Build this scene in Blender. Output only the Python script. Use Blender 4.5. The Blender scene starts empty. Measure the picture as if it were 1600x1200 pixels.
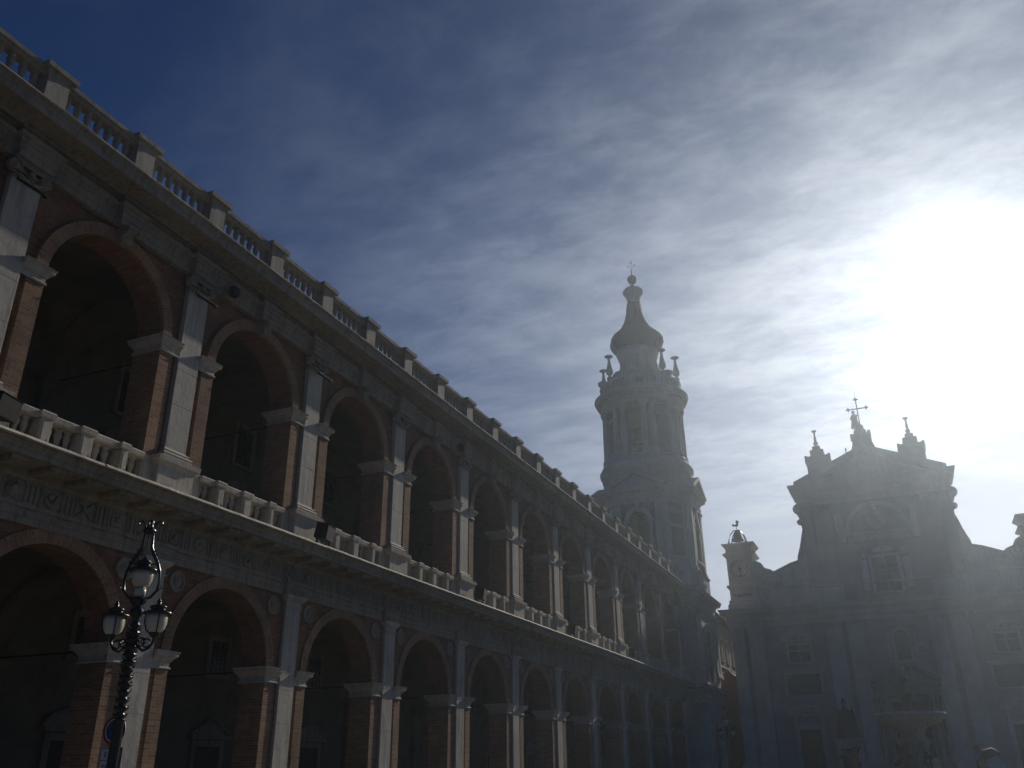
import bpy, math, random
from mathutils import Vector, Matrix
R = math.radians
random.seed(7)
scene = bpy.context.scene
COL = scene.collection

# ------------------------------------------------------------------ camera
F_PX, PITCH, ROLL, YAW = 1364.35, 0.4179, -0.0105, 0.4052
CAM = Vector((16.449, 0.0, 1.6))
fwd = Vector((-math.sin(YAW)*math.cos(PITCH), math.cos(YAW)*math.cos(PITCH), math.sin(PITCH)))
rt = Vector((math.cos(YAW), math.sin(YAW), 0)); up = rt.cross(fwd)
rt2 = rt*math.cos(ROLL)+up*math.sin(ROLL); up2 = -rt*math.sin(ROLL)+up*math.cos(ROLL)
cd = bpy.data.cameras.new('camera'); cam = bpy.data.objects.new('camera', cd); COL.objects.link(cam)
cam.matrix_world = Matrix(((rt2.x, up2.x, -fwd.x, CAM.x), (rt2.y, up2.y, -fwd.y, CAM.y), (rt2.z, up2.z, -fwd.z, CAM.z), (0, 0, 0, 1)))
cd.sensor_width = 36; cd.lens = 36*F_PX/1600; cd.clip_start = 0.1; cd.clip_end = 2000
scene.camera = cam

# ------------------------------------------------------------------ sky, sun, exposure
SUN_AZ, SUN_EL = R(7.9), R(26.9)                 # azimuth from +y towards +x
SDIR = Vector((math.sin(SUN_AZ)*math.cos(SUN_EL), math.cos(SUN_AZ)*math.cos(SUN_EL), math.sin(SUN_EL)))
SUN_STRENGTH, SKY_STRENGTH, EXPOSURE = 4.9, 0.05, -0.88
CIRRUS, SKY_TINT = 0.46, (0.05, 0.41, 0.90, 1)
world = bpy.data.worlds.new('World'); scene.world = world; world.use_nodes = True
W = world.node_tree; W.nodes.clear()
def wn(t, **k):
    n = W.nodes.new(t)
    for a, b in k.items(): setattr(n, a, b)
    return n
def wmath(op, a, b=None, c=None, clamp=False):
    n = wn('ShaderNodeMath', operation=op, use_clamp=clamp)
    for i, v in enumerate((a, b, c)):
        if v is None: continue
        if isinstance(v, (int, float)): n.inputs[i].default_value = v
        else: W.links.new(v, n.inputs[i])
    return n.outputs[0]
def wvm(op, a, b=None, out=0):
    n = wn('ShaderNodeVectorMath', operation=op)
    for i, v in enumerate((a, b)):
        if v is None: continue
        if isinstance(v, (tuple, Vector)): n.inputs[i].default_value = tuple(v)
        elif isinstance(v, (int, float)): n.inputs['Scale'].default_value = v
        else: W.links.new(v, n.inputs[i])
    return n.outputs[out]
sky = wn('ShaderNodeTexSky', sky_type='NISHITA', sun_disc=False, sun_elevation=SUN_EL, sun_rotation=SUN_AZ, altitude=100, air_density=1.0, dust_density=0.2, ozone_density=4.0)
tc = wn('ShaderNodeTexCoord')
dirn = wvm('NORMALIZE', tc.outputs['Generated'])
cosw = wvm('DOT_PRODUCT', dirn, SDIR, out=1)
tt = wmath('MAXIMUM', wmath('SUBTRACT', 1.0, cosw), 0.0)
def lobe(amp, width): return wmath('MULTIPLY', wmath('EXPONENT', wmath('MULTIPLY', tt, -1.0/width)), amp)
aureole = wmath('ADD', wmath('ADD', lobe(2.4, 0.0009), lobe(0.06, 0.004)), lobe(0.0, 0.04))
sep = wn('ShaderNodeSeparateXYZ'); W.links.new(dirn, sep.inputs[0])
dz = wmath('ADD', wmath('MAXIMUM', sep.outputs['Z'], 0.0), 0.12)
comb = wn('ShaderNodeCombineXYZ')
W.links.new(wmath('DIVIDE', sep.outputs['X'], dz), comb.inputs[0]); W.links.new(wmath('DIVIDE', sep.outputs['Y'], dz), comb.inputs[1])
mp = wn('ShaderNodeMapping'); mp.inputs['Rotation'].default_value = (0, 0, R(-38)); mp.inputs['Scale'].default_value = (0.95, 1.5, 1)
W.links.new(comb.outputs[0], mp.inputs[0])
def wnoise(vec, scale, detail, rough, dist=0.0, off=0.0):
    n = wn('ShaderNodeTexNoise'); n.inputs['Scale'].default_value = scale; n.inputs['Detail'].default_value = detail
    n.inputs['Roughness'].default_value = rough; n.inputs['Distortion'].default_value = dist
    v = wvm('ADD', vec, (off, off*0.7, off*0.3)); W.links.new(v, n.inputs['Vector']); return n.outputs['Fac']
n1 = wnoise(mp.outputs[0], 1.6, 10, 0.62, 0.3, 3.1)
n2 = wnoise(mp.outputs[0], 7.5, 8, 0.6, 0.25, 9.0)
n3 = wnoise(comb.outputs[0], 0.7, 2, 0.5, 0.0, 5.0)
cl = wmath('ADD', wmath('MULTIPLY', n1, 0.40), wmath('ADD', wmath('MULTIPLY', n2, 0.46), wmath('MULTIPLY', n3, 0.14)))
mrn = wn('ShaderNodeMapRange', interpolation_type='SMOOTHSTEP'); W.links.new(cl, mrn.inputs[0]); mrn.inputs[1].default_value = 0.39; mrn.inputs[2].default_value = 0.63
zc = wmath('MAXIMUM', sep.outputs['Z'], 0.0)
# thin cirrus: scatters sunlight forward, so it is brightest round the sun, and thickest along the low horizon
low = wmath('EXPONENT', wmath('MULTIPLY', zc, -1/0.25))
hfun = wmath('ADD', wmath('MULTIPLY', low, 6.0), 0.36)
wfun = wmath('MULTIPLY', wmath('MULTIPLY', wmath('EXPONENT', wmath('MULTIPLY', tt, -1/0.115)), hfun), CIRRUS)
tex = wmath('ADD', wmath('MULTIPLY', mrn.outputs[0], 1.25), 0.42)
tex = wmath('ADD', wmath('MULTIPLY', wmath('SUBTRACT', tex, 1.0), wmath('SUBTRACT', 1.0, wmath('MULTIPLY', low, 2.4), clamp=True)), 1.0)
cb = wmath('ADD', wmath('MULTIPLY', wfun, tex), wmath('MULTIPLY', aureole, 1.0))
mr2 = wn('ShaderNodeMapRange', interpolation_type='SMOOTHSTEP'); W.links.new(wmath('ADD', wmath('MULTIPLY', n3, 0.5), wmath('MULTIPLY', n1, 0.5)), mr2.inputs[0]); mr2.inputs[1].default_value = 0.44; mr2.inputs[2].default_value = 0.66
cb = wmath('ADD', cb, wmath('MULTIPLY', wmath('MULTIPLY', mr2.outputs[0], wmath('ADD', wmath('EXPONENT', wmath('MULTIPLY', tt, -1/0.2)), 0.04)), 0.19))
cc2 = wn('ShaderNodeMix', data_type='RGBA'); W.links.new(low, cc2.inputs['Factor']); cc2.inputs['B'].default_value = (1.24, 1.04, 0.66, 1)
cfar = wn('ShaderNodeMix', data_type='RGBA'); W.links.new(wmath('EXPONENT', wmath('MULTIPLY', tt, -1/0.12)), cfar.inputs['Factor']); cfar.inputs['A'].default_value = (0.82, 1.0, 1.13, 1); cfar.inputs['B'].default_value = (1.0, 1.0, 0.97, 1); W.links.new(cfar.outputs['Result'], cc2.inputs['A'])
tint = wn('ShaderNodeMix', data_type='RGBA', blend_type='MULTIPLY'); tint.inputs['Factor'].default_value = 1; W.links.new(sky.outputs[0], tint.inputs['A']); tint.inputs['B'].default_value = SKY_TINT
bg_s = wn('ShaderNodeBackground'); W.links.new(tint.outputs['Result'], bg_s.inputs['Color']); bg_s.inputs['Strength'].default_value = SKY_STRENGTH
bg_c = wn('ShaderNodeBackground'); W.links.new(cc2.outputs['Result'], bg_c.inputs['Color']); W.links.new(cb, bg_c.inputs['Strength'])
mx = wn('ShaderNodeAddShader'); W.links.new(bg_s.outputs[0], mx.inputs[0]); W.links.new(bg_c.outputs[0], mx.inputs[1])
wo = wn('ShaderNodeOutputWorld'); W.links.new(mx.outputs[0], wo.inputs['Surface'])
world.cycles.sampling_method = 'MANUAL'; world.cycles.sample_map_resolution = 1024

sl = bpy.data.lights.new('sun', 'SUN'); so = bpy.data.objects.new('sun', sl); COL.objects.link(so)
sl.energy = SUN_STRENGTH; sl.angle = R(0.5); sl.color = (1.0, 0.93, 0.82)
so.rotation_euler = SDIR.to_track_quat('Z', 'Y').to_euler(); so.location = (16, 60, 90)
scene.view_settings.view_transform = 'Standard'; scene.view_settings.look = 'None'
scene.view_settings.exposure = EXPOSURE; scene.view_settings.gamma = 1; scene.view_settings.use_curve_mapping = False
scene.cycles.max_bounces = 6; scene.cycles.diffuse_bounces = 3; scene.cycles.volume_bounces = 0
scene.cycles.use_denoising = True; scene.cycles.caustics_reflective = False; scene.cycles.caustics_refractive = False
scene.cycles.volume_max_steps = 64

# ------------------------------------------------------------------ materials
def mat(name):
    m = bpy.data.materials.new(name); m.use_nodes = True; t = m.node_tree
    return m, t, t.nodes['Principled BSDF']
class NT:
    def __init__(s, t): s.t = t
    def n(s, ty, **k):
        n = s.t.nodes.new(ty)
        for a, b in k.items(): setattr(n, a, b)
        return n
    def l(s, a, b): s.t.links.new(a, b)
    def noise(s, vec, scale, detail=4, rough=0.55, dist=0):
        n = s.n('ShaderNodeTexNoise'); n.inputs['Scale'].default_value = scale; n.inputs['Detail'].default_value = detail
        n.inputs['Roughness'].default_value = rough; n.inputs['Distortion'].default_value = dist; s.l(vec, n.inputs['Vector']); return n.outputs['Fac']
    def ramp(s, fac, stops):
        n = s.n('ShaderNodeValToRGB'); e = n.color_ramp.elements
        while len(e) < len(stops): e.new(0.5)
        for i, (p, c) in enumerate(stops): e[i].position = p; e[i].color = c if len(c) == 4 else (*c, 1)
        s.l(fac, n.inputs[0]); return n.outputs[0]
    def mix(s, fac, a, b, mode='MIX'):
        n = s.n('ShaderNodeMix', data_type='RGBA', blend_type=mode)
        for k, v in (('Factor', fac), ('A', a), ('B', b)):
            i = n.inputs[k]
            if isinstance(v, tuple): i.default_value = (*v, 1) if len(v) == 3 else v
            elif isinstance(v, (int, float)): i.default_value = v
            else: s.l(v, i)
        return n.outputs['Result']
    def scaled(s, vec, sc):
        n = s.n('ShaderNodeMapping'); n.inputs['Scale'].default_value = sc; s.l(vec, n.inputs[0]); return n.outputs[0]
    def bump(s, h, strength, dist, prev=None):
        n = s.n('ShaderNodeBump'); n.inputs['Strength'].default_value = strength; n.inputs['Distance'].default_value = dist
        s.l(h, n.inputs['Height'])
        if prev is not None: s.l(prev, n.inputs['Normal'])
        return n.outputs[0]
def stone(name, base, dirt, dirt_amt=0.6, rough=0.85, bump=0.5):
    m, t, b = mat(name); q = NT(t); g = q.n('ShaderNodeNewGeometry').outputs['Position']
    big = q.noise(g, 0.55, 5, 0.6); fine = q.noise(g, 14, 6, 0.65); st = q.noise(q.scaled(g, (5.0, 5.0, 0.45)), 1.3, 6, 0.65, 0.4)
    c = q.ramp(big, [(0.3, tuple(v*0.82 for v in base)), (0.7, tuple(min(v*1.12, 0.8) for v in base))])
    c = q.mix(q.ramp(fine, [(0.38, (0, 0, 0)), (0.75, (0.45,)*3)]), c, tuple(v*0.6 for v in base))
    d = q.ramp(st, [(0.46, (0, 0, 0)), (0.72, (dirt_amt,)*3)])
    c = q.mix(d, c, dirt)
    sp = q.ramp(q.noise(g, 3.1, 8, 0.75), [(0.58, (0, 0, 0)), (0.66, (dirt_amt*0.7,)*3)])
    c = q.mix(sp, c, tuple(v*0.55 for v in dirt))
    c = q.mix(1.0, c, q.ramp(q.noise(g, 0.22, 3, 0.6), [(0.3, (0.78, 0.78, 0.78)), (0.55, (1, 1, 1)), (0.75, (1.1, 1.07, 1.0))]), 'MULTIPLY')
    q.l(c, b.inputs['Base Color']); b.inputs['Roughness'].default_value = rough
    n = q.bump(fine, bump*0.6, 0.01); n = q.bump(q.noise(g, 2.6, 5, 0.6), bump, 0.03, n); q.l(n, b.inputs['Normal'])
    return m
def brickmat(name, c1, c2, mortar, soot=0.35):
    m, t, b = mat(name); q = NT(t); uv = q.n('ShaderNodeUVMap').outputs[0]; g = q.n('ShaderNodeNewGeometry').outputs['Position']
    br = q.n('ShaderNodeTexBrick'); q.l(uv, br.inputs['Vector'])
    br.inputs['Color1'].default_value = (*c1, 1); br.inputs['Color2'].default_value = (*c2, 1); br.inputs['Mortar'].default_value = (*mortar, 1)
    br.inputs['Scale'].default_value = 1.0; br.inputs['Mortar Size'].default_value = 0.009; br.inputs['Mortar Smooth'].default_value = 0.3
    br.inputs['Brick Width'].default_value = 0.285; br.inputs['Row Height'].default_value = 0.071; br.inputs['Bias'].default_value = -0.1
    big = q.noise(g, 0.9, 6, 0.65, 0.5); fine = q.noise(g, 22, 4, 0.6)
    c = q.mix(q.ramp(big, [(0.35, (0, 0, 0)), (0.7, (0.6,)*3)]), br.outputs['Color'], tuple(v*0.62 for v in c1))
    c = q.mix(q.ramp(fine, [(0.4, (0, 0, 0)), (0.8, (0.5,)*3)]), c, tuple(min(1, v*1.35) for v in c2))
    c = q.mix(q.ramp(q.noise(q.scaled(g, (3, 3, 0.5)), 1.0, 5, 0.6), [(0.5, (0, 0, 0)), (0.75, (soot,)*3)]), c, (0.05, 0.035, 0.03))
    c = q.mix(1.0, c, q.ramp(q.noise(q.scaled(g, (0.5, 1, 1)), 0.33, 4, 0.6), [(0.3, (0.62, 0.64, 0.66)), (0.5, (1, 1, 1)), (0.7, (1.2, 1.08, 0.95))]), 'MULTIPLY')
    q.l(c, b.inputs['Base Color']); b.inputs['Roughness'].default_value = 0.92
    n = q.bump(br.outputs['Fac'], -0.7, 0.012); n = q.bump(fine, 0.5, 0.01, n); q.l(n, b.inputs['Normal'])
    return m
def simple(name, col, rough=0.6, metal=0.0, var=0.25, scale=6, bump=0.2, spec=None):
    m, t, b = mat(name); q = NT(t); g = q.n('ShaderNodeNewGeometry').outputs['Position']
    f = q.noise(g, scale, 5, 0.6)
    q.l(q.ramp(f, [(0.3, tuple(v*(1-var) for v in col)), (0.7, tuple(min(1, v*(1+var)) for v in col))]), b.inputs['Base Color'])
    b.inputs['Roughness'].default_value = rough; b.inputs['Metallic'].default_value = metal
    if spec is not None: b.inputs['Specular IOR Level'].default_value = spec
    if bump: q.l(q.bump(f, bump, 0.01), b.inputs['Normal'])
    return m
M = dict(
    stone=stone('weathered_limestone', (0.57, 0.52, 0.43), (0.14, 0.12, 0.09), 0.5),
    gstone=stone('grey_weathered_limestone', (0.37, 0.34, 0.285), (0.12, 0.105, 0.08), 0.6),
    dstone=stone('sooty_shaded_limestone', (0.34, 0.295, 0.23), (0.085, 0.07, 0.05), 0.7),  # soot, plus shade of the drum and capitals put into the colour
    cstone=stone('church_stone', (0.66, 0.61, 0.52), (0.36, 0.32, 0.26), 0.35), cshade=stone('church_shaded_stone', (0.50, 0.46, 0.38), (0.27, 0.25, 0.2), 0.35),  # second, darker church stone: recess shade behind the pilasters put into its colour
    tstone=stone('tower_stone', (0.60, 0.56, 0.48), (0.27, 0.25, 0.21), 0.45),
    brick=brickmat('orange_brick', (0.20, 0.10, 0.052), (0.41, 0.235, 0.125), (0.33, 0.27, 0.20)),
    dbrick=brickmat('sooty_shaded_brick', (0.14, 0.058, 0.032), (0.30, 0.14, 0.07), (0.2, 0.15, 0.10), 0.5),  # soot streaks, plus the spandrels' shade put into a darker brick colour
    tbrick=brickmat('tower_brick', (0.13, 0.065, 0.05), (0.17, 0.095, 0.07), (0.15, 0.12, 0.10), 0.3),
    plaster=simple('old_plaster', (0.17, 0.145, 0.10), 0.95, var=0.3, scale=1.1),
    tile=simple('roof_tile', (0.22, 0.12, 0.075), 0.9, var=0.4, scale=3),
    lead=simple('lead_sheet', (0.022, 0.024, 0.028), 0.7, 0.0, var=0.3, scale=1.5),
    iron=simple('black_painted_iron', (0.008, 0.008, 0.008), 0.26, 0.0, var=0.3, scale=30, bump=0.3, spec=0.5),
    bronze=simple('dark_bronze', (0.03, 0.034, 0.03), 0.7, 0.2, var=0.4, scale=8),
    wood=simple('dark_wood', (0.045, 0.032, 0.022), 0.7, var=0.3, scale=4),
    glass=simple('window_glass', (0.02, 0.022, 0.025), 0.3, var=0.1, scale=2, bump=0.0),
    opal=simple('opal_glass', (0.66, 0.60, 0.44), 0.25, var=0.06, scale=5, bump=0.0),
    red=simple('red_sign_paint', (0.30, 0.02, 0.02), 0.6, var=0.1, bump=0), blue=simple('blue_sign_paint', (0.01, 0.04, 0.16), 0.6, var=0.1, bump=0),
    white=simple('white_sign_paint', (0.62, 0.62, 0.60), 0.45, var=0.08, bump=0), black=simple('black_paint', (0.01, 0.01, 0.01), 0.5, bump=0),
    matte=simple('matte_black_metal', (0.012, 0.012, 0.012), 0.75, var=0.3, bump=0, spec=0.15),
    marble=simple('dark_slab', (0.10, 0.10, 0.09), 0.6, var=0.3), ochre=simple('ochre_render', (0.24, 0.20, 0.145), 0.95, var=0.2, scale=0.7),
    water=None)
m, t, b = mat('water'); b.inputs['Base Color'].default_value = (0.9, 0.95, 1, 1); b.inputs['Roughness'].default_value = 0.05; b.inputs['Transmission Weight'].default_value = 0.6; b.inputs['IOR'].default_value = 1.33; M['water'] = m
m, t, b = mat('clear_lamp_glass'); b.inputs['Base Color'].default_value = (0.9, 0.9, 0.85, 1); b.inputs['Roughness'].default_value = 0.05; b.inputs['Transmission Weight'].default_value = 1.0; M['clear'] = m
m, t, b = mat('piazza_paving'); q = NT(t); g = q.n('ShaderNodeNewGeometry').outputs['Position']
br = q.n('ShaderNodeTexBrick'); q.l(g, br.inputs['Vector']); br.inputs['Scale'].default_value = 1; br.inputs['Brick Width'].default_value = 0.9; br.inputs['Row Height'].default_value = 0.45
br.inputs['Color1'].default_value = (0.20, 0.185, 0.16, 1); br.inputs['Color2'].default_value = (0.25, 0.235, 0.21, 1); br.inputs['Mortar'].default_value = (0.1, 0.095, 0.085, 1); br.inputs['Mortar Size'].default_value = 0.012
q.l(q.mix(q.noise(g, 0.4, 5), br.outputs['Color'], (0.17, 0.16, 0.14)), b.inputs['Base Color']); b.inputs['Roughness'].default_value = 0.8
q.l(q.bump(br.outputs['Fac'], -0.4, 0.01), b.inputs['Normal']); M['paving'] = m

# ------------------------------------------------------------------ mesh builder
class MB:
    def __init__(s): s.v = []; s.f = []; s.uv = []; s.smooth = []
    def face(s, pts, uv=None, smooth=False):
        i = len(s.v); s.v += [tuple(p) for p in pts]; s.f.append(tuple(range(i, i+len(pts)))); s.uv.append(uv); s.smooth.append(smooth); return s
    def mesh(s, verts, faces, smooth=False, uvs=None):
        i = len(s.v); s.v += [tuple(p) for p in verts]
        for k, f in enumerate(faces): s.f.append(tuple(a+i for a in f)); s.uv.append(uvs[k] if uvs else None); s.smooth.append(smooth)
        return s
    def box(s, x0, x1, y0, y1, z0, z1):
        v = [(x, y, z) for x in (x0, x1) for y in (y0, y1) for z in (z0, z1)]
        return s.mesh(v, [(0, 1, 3, 2), (4, 6, 7, 5), (0, 4, 5, 1), (2, 3, 7, 6), (0, 2, 6, 4), (1, 5, 7, 3)])
    def cbox(s, x0, x1, y0, y1, z0, z1, c=0.02):      # box with chamfered upright and top edges
        lo = [(x0+c, y0), (x1-c, y0), (x1, y0+c), (x1, y1-c), (x1-c, y1), (x0+c, y1), (x0, y1-c), (x0, y0+c)]
        cx, cy = (x0+x1)/2, (y0+y1)/2
        def ins(p): return (p[0]+(c if p[0] < cx else -c), p[1]+(c if p[1] < cy else -c))
        rings = [[(*p, z0) for p in lo], [(*p, z1-c) for p in lo], [(*ins(p), z1) for p in lo]]
        return s.loft(rings, True, caps=True)
    def loft(s, rings, closed=True, caps=False, smooth=False):
        n = len(rings[0]); v = [p for r in rings for p in r]; f = []
        for a in range(len(rings)-1):
            for b in range(n if closed else n-1):
                c = (b+1) % n; f.append((a*n+b, a*n+c, (a+1)*n+c, (a+1)*n+b))
        s.mesh(v, f, smooth)
        if caps: s.face(rings[0][::-1]); s.face(rings[-1])
        return s
    def lathe(s, prof, seg=16, c=(0, 0, 0), smooth=True, a0=0.0, axis='z', lobes=None):
        rings = []
        for r, z in prof:
            ring = []
            for k in range(seg):
                a = a0+2*math.pi*k/seg; rr = max(r, 1e-4)*(lobes(a, z) if lobes else 1)
                p = (rr*math.cos(a), rr*math.sin(a), z)
                if axis == 'x': p = (p[2], p[0], p[1])
                if axis == 'y': p = (p[0], p[2], p[1])
                ring.append((c[0]+p[0], c[1]+p[1], c[2]+p[2]))
            rings.append(ring)
        return s.loft(rings, True, True, smooth)
    def prism(s, poly, a0, a1, axis='y'):             # poly in the other two coordinates
        def P(p, a): return {'y': (p[0], a, p[1]), 'x': (a, p[0], p[1]), 'z': (p[0], p[1], a)}[axis]
        lo = [P(p, a0) for p in poly]; hi = [P(p, a1) for p in poly]
        s.loft([lo, hi], True)
        s.face(lo[::-1]); s.face(hi); return s
    def sweep(s, path, prof, closed=False, caps=True):  # prof (out, z); outward = right of travel
        n = len(path); rings = []
        nor = []
        for i in range(n if closed else n-1):
            a, b = path[i], path[(i+1) % n]; d = Vector((b[0]-a[0], b[1]-a[1])).normalized(); nor.append(Vector((d.y, -d.x)))
        for i in range(n):
            if closed: n1, n2 = nor[i-1], nor[i]
            else: n1, n2 = nor[max(i-1, 0)], nor[min(i, n-2)]
            m_ = (n1+n2); m_ = m_*(1.0/max(0.2, m_.dot(n2)))
            rings.append([(path[i][0]+m_.x*o, path[i][1]+m_.y*o, z) for o, z in prof])
        if closed: rings.append(rings[0])
        # the profile is an open strip; close it against the wall
        s.loft(rings, False)
        if caps and not closed: s.face(rings[0]); s.face(rings[-1][::-1])
        return s
    def tube(s, pts, r, seg=6, smooth=True):
        rings = []; pts = [Vector(p) for p in pts]; ref = Vector((0.31, 0.17, 0.93))
        rs = r if isinstance(r, (list, tuple)) else [r]*len(pts)
        for i, p in enumerate(pts):
            d = (pts[min(i+1, len(pts)-1)]-pts[max(i-1, 0)]).normalized()
            u = d.cross(ref).normalized(); w = d.cross(u)
            rings.append([tuple(p+(u*math.cos(2*math.pi*k/seg)+w*math.sin(2*math.pi*k/seg))*rs[i]) for k in range(seg)])
        return s.loft(rings, True, True, smooth)
    def sphere(s, c, r, seg=12, sx=1, sy=1, sz=1):
        n = seg//2+1
        prof = [(r*math.sin(math.pi*i/(n)), -r*math.cos(math.pi*i/(n))) for i in range(n+1)]
        rings = [[(c[0]+max(a, 1e-4)*math.cos(2*math.pi*k/seg)*sx, c[1]+max(a, 1e-4)*math.sin(2*math.pi*k/seg)*sy, c[2]+z*sz) for k in range(seg)] for a, z in prof]
        return s.loft(rings, True, True, True)
    def data(s, name, m_):
        me = bpy.data.meshes.new(name); me.from_pydata(s.v, [], s.f); me.materials.append(m_)
        uvl = me.uv_layers.new(name='UVMap'); buf = []
        for p, uv in zip(me.polygons, s.uv):
            if uv: buf += [c for q_ in uv for c in q_]; continue
            nx, ny, nz = (abs(c) for c in p.normal)
            for vi in p.vertices:
                x, y, z = me.vertices[vi].co
                if nx >= ny and nx >= nz: buf += [y, z]
                elif ny >= nz: buf += [x+0.11, z]
                else: buf += [y, x+0.05]
        uvl.data.foreach_set('uv', buf)
        me.polygons.foreach_set('use_smooth', s.smooth); me.update()
        return me
def put(name, mb, m_, parent=None, loc=(0, 0, 0), rot=(0, 0, 0)):
    me = mb.data(name, m_) if isinstance(mb, MB) else mb
    o = bpy.data.objects.new(name, me); o.location = loc; o.rotation_euler = rot; COL.objects.link(o)
    if parent: o.parent = parent
    return o
def dup(o, loc, parent=None):
    c = o.copy(); COL.objects.link(c); c.parent = parent or o.parent; c.location = loc
    for ch in o.children:
        d = ch.copy(); COL.objects.link(d); d.parent = c
    return c
def text(name, body, size, extrude, m_, parent, loc, rot):
    c = bpy.data.curves.new(name, 'FONT'); c.body = body; c.size = size; c.extrude = extrude; c.align_x = 'CENTER'
    t_ = bpy.data.objects.new(name+'_source', c); COL.objects.link(t_); bpy.context.view_layer.update()
    me = bpy.data.meshes.new_from_object(t_.evaluated_get(bpy.context.evaluated_depsgraph_get()))
    bpy.data.objects.remove(t_); me.materials.clear(); me.materials.append(m_)
    o = bpy.data.objects.new(name, me); COL.objects.link(o); o.parent = parent; o.location = loc; o.rotation_euler = rot
    return o
def dup_tree(o, parent=None):
    c = o.copy(); COL.objects.link(c); c.parent = parent
    for ch in o.children: dup_tree(ch, c)
    return c
def thing(name, label, cat, loc=(0, 0, 0), group=None, rz=0):
    o = bpy.data.objects.new(name, None); COL.objects.link(o); o.location = loc; o.rotation_euler = (0, 0, rz); o['label'] = label; o['category'] = cat
    if group: o['group'] = group
    return o
def U(x0, x1, hw): return [(x0, -hw), (x1, -hw), (x1, hw), (x0, hw)]

# ------------------------------------------------------------------ ground
mb = MB(); mb.face([(-600, -500, 0), (700, -500, 0), (700, 900, 0), (-600, 900, 0)])
g_ = put('ground', mb, simple('far_ground', (0.12, 0.11, 0.09), 0.95, var=0.3, scale=0.05)); g_['kind'] = 'structure'
mb = MB(); mb.face([(-0.9, -20, 0.004), (45, -20, 0.004), (45, 84, 0.004), (-0.9, 84, 0.004)])
g_ = put('piazza_pavement', mb, M['paving']); g_['kind'] = 'structure'

# ------------------------------------------------------------------ the arcaded palace
Y0, B = 10.575, 5.6
N0, N1 = -2, 11
palace = thing('arcaded_palace', 'long two storey brick and stone arcade with balustrades along the left side', 'building')
PX, SX, BX, BACK = 0.0, -0.16, -0.09, -0.95      # pilaster face, strip behind it, raised band, rear of the pier
def py(n): return Y0+B*n
def cy_(n): return Y0+B*n+B/2
def at_piers(o, lst=None, xz=(0, 0)):
    o.location = (xz[0], py(N0), xz[1])
    for n in range(N0+1, N1+1): dup(o, (xz[0], py(n), xz[1]))
def at_bays(o, xz=(0, 0)):
    o.location = (xz[0], cy_(N0), xz[1])
    for n in range(N0+1, N1): dup(o, (xz[0], cy_(n), xz[1]))

def arch_wall(hw, r, spring, top, x0, x1, seg=22):
    m_ = MB(); pts = [(r*math.cos(math.pi*k/seg), spring+r*math.sin(math.pi*k/seg)) for k in range(seg+1)]
    for x in (x1, x0):
        for k in range(seg):
            (ya, za), (yb, zb) = pts[k], pts[k+1]
            f = [(x, ya, za), (x, ya, top), (x, yb, top), (x, yb, zb)]
            m_.face(f if x == x0 else f[::-1])
        for sgn in (1, -1):
            f = [(x, sgn*r, spring), (x, sgn*hw, spring), (x, sgn*hw, top), (x, sgn*r, top)]
            m_.face(f)
    for k in range(seg):
        (ya, za), (yb, zb) = pts[k], pts[k+1]; a = math.pi*k/seg*r; b_ = math.pi*(k+1)/seg*r
        m_.face([(x0, ya, za), (x1, ya, za), (x1, yb, zb), (x0, yb, zb)], [(x0, a), (x1, a), (x1, b_), (x0, b_)])
    return m_
def arch_ring(r, w, spring, x0, x1, seg=26):
    m_ = MB()
    for k in range(seg):
        a, b_ = math.pi*k/seg, math.pi*(k+1)/seg
        P = lambda rr, t_, x: (x, rr*math.cos(t_), spring+rr*math.sin(t_))
        A, B_ = a*(r+w/2), b_*(r+w/2)
        m_.face([P(r, a, x1), P(r+w, a, x1), P(r+w, b_, x1), P(r, b_, x1)], [(0, A), (w, A), (w, B_), (0, B_)])
        m_.face([P(r+w, a, x1), P(r+w, a, x0), P(r+w, b_, x0), P(r+w, b_, x1)], [(0, A), (.05, A), (.05, B_), (0, B_)])
        m_.face([P(r, a, x1), P(r, b_, x1), P(r, b_, x0), P(r, a, x0)], [(0, A), (0, B_), (.05, B_), (.05, A)])
    return m_

def storey(z0, spring, top, r, imp_h, proj, BX):
    hw = B/2-r
    body = MB().box(BACK, SX, -hw+0.02, hw-0.02, z0, spring)
    at_piers(put('brick_pier', body, M['brick'], palace))
    for s_ in (1, -1):
        band = MB().box(SX, BX, 0.56 if s_ > 0 else -hw, hw if s_ > 0 else -0.56, z0, spring)
        band.box(BACK-0.02, SX, min(s_*(hw-0.02), s_*hw), max(s_*(hw-0.02), s_*hw), z0, spring)
        at_piers(put('brick_band', band, M['brick'], palace))
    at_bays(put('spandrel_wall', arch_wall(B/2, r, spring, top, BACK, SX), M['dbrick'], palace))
    at_bays(put('arch_ring', arch_ring(r, 0.31, spring, SX, BX), M['brick'], palace))
    s0 = spring-imp_h
    prof = [(0, s0), (.035, s0), (.045, s0+.03), (.035, s0+.055), (.012, s0+.06), (.012, s0+.17), (.04, s0+.18), (.07, s0+.24), (.13, s0+.29), (proj-.02, s0+.31), (proj-.02, s0+.37), (proj, s0+.38), (proj+.015, spring), (0, spring+.004)]
    at_piers(put('impost', MB().sweep([(BACK-.02, 0), (BACK-.02, -hw), (BX, -hw), (BX, -.36)], prof), M['stone'], palace))
    at_piers(put('impost', MB().sweep([(BX, .36), (BX, hw), (BACK-.02, hw), (BACK-.02, 0)], prof), M['stone'], palace))
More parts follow.
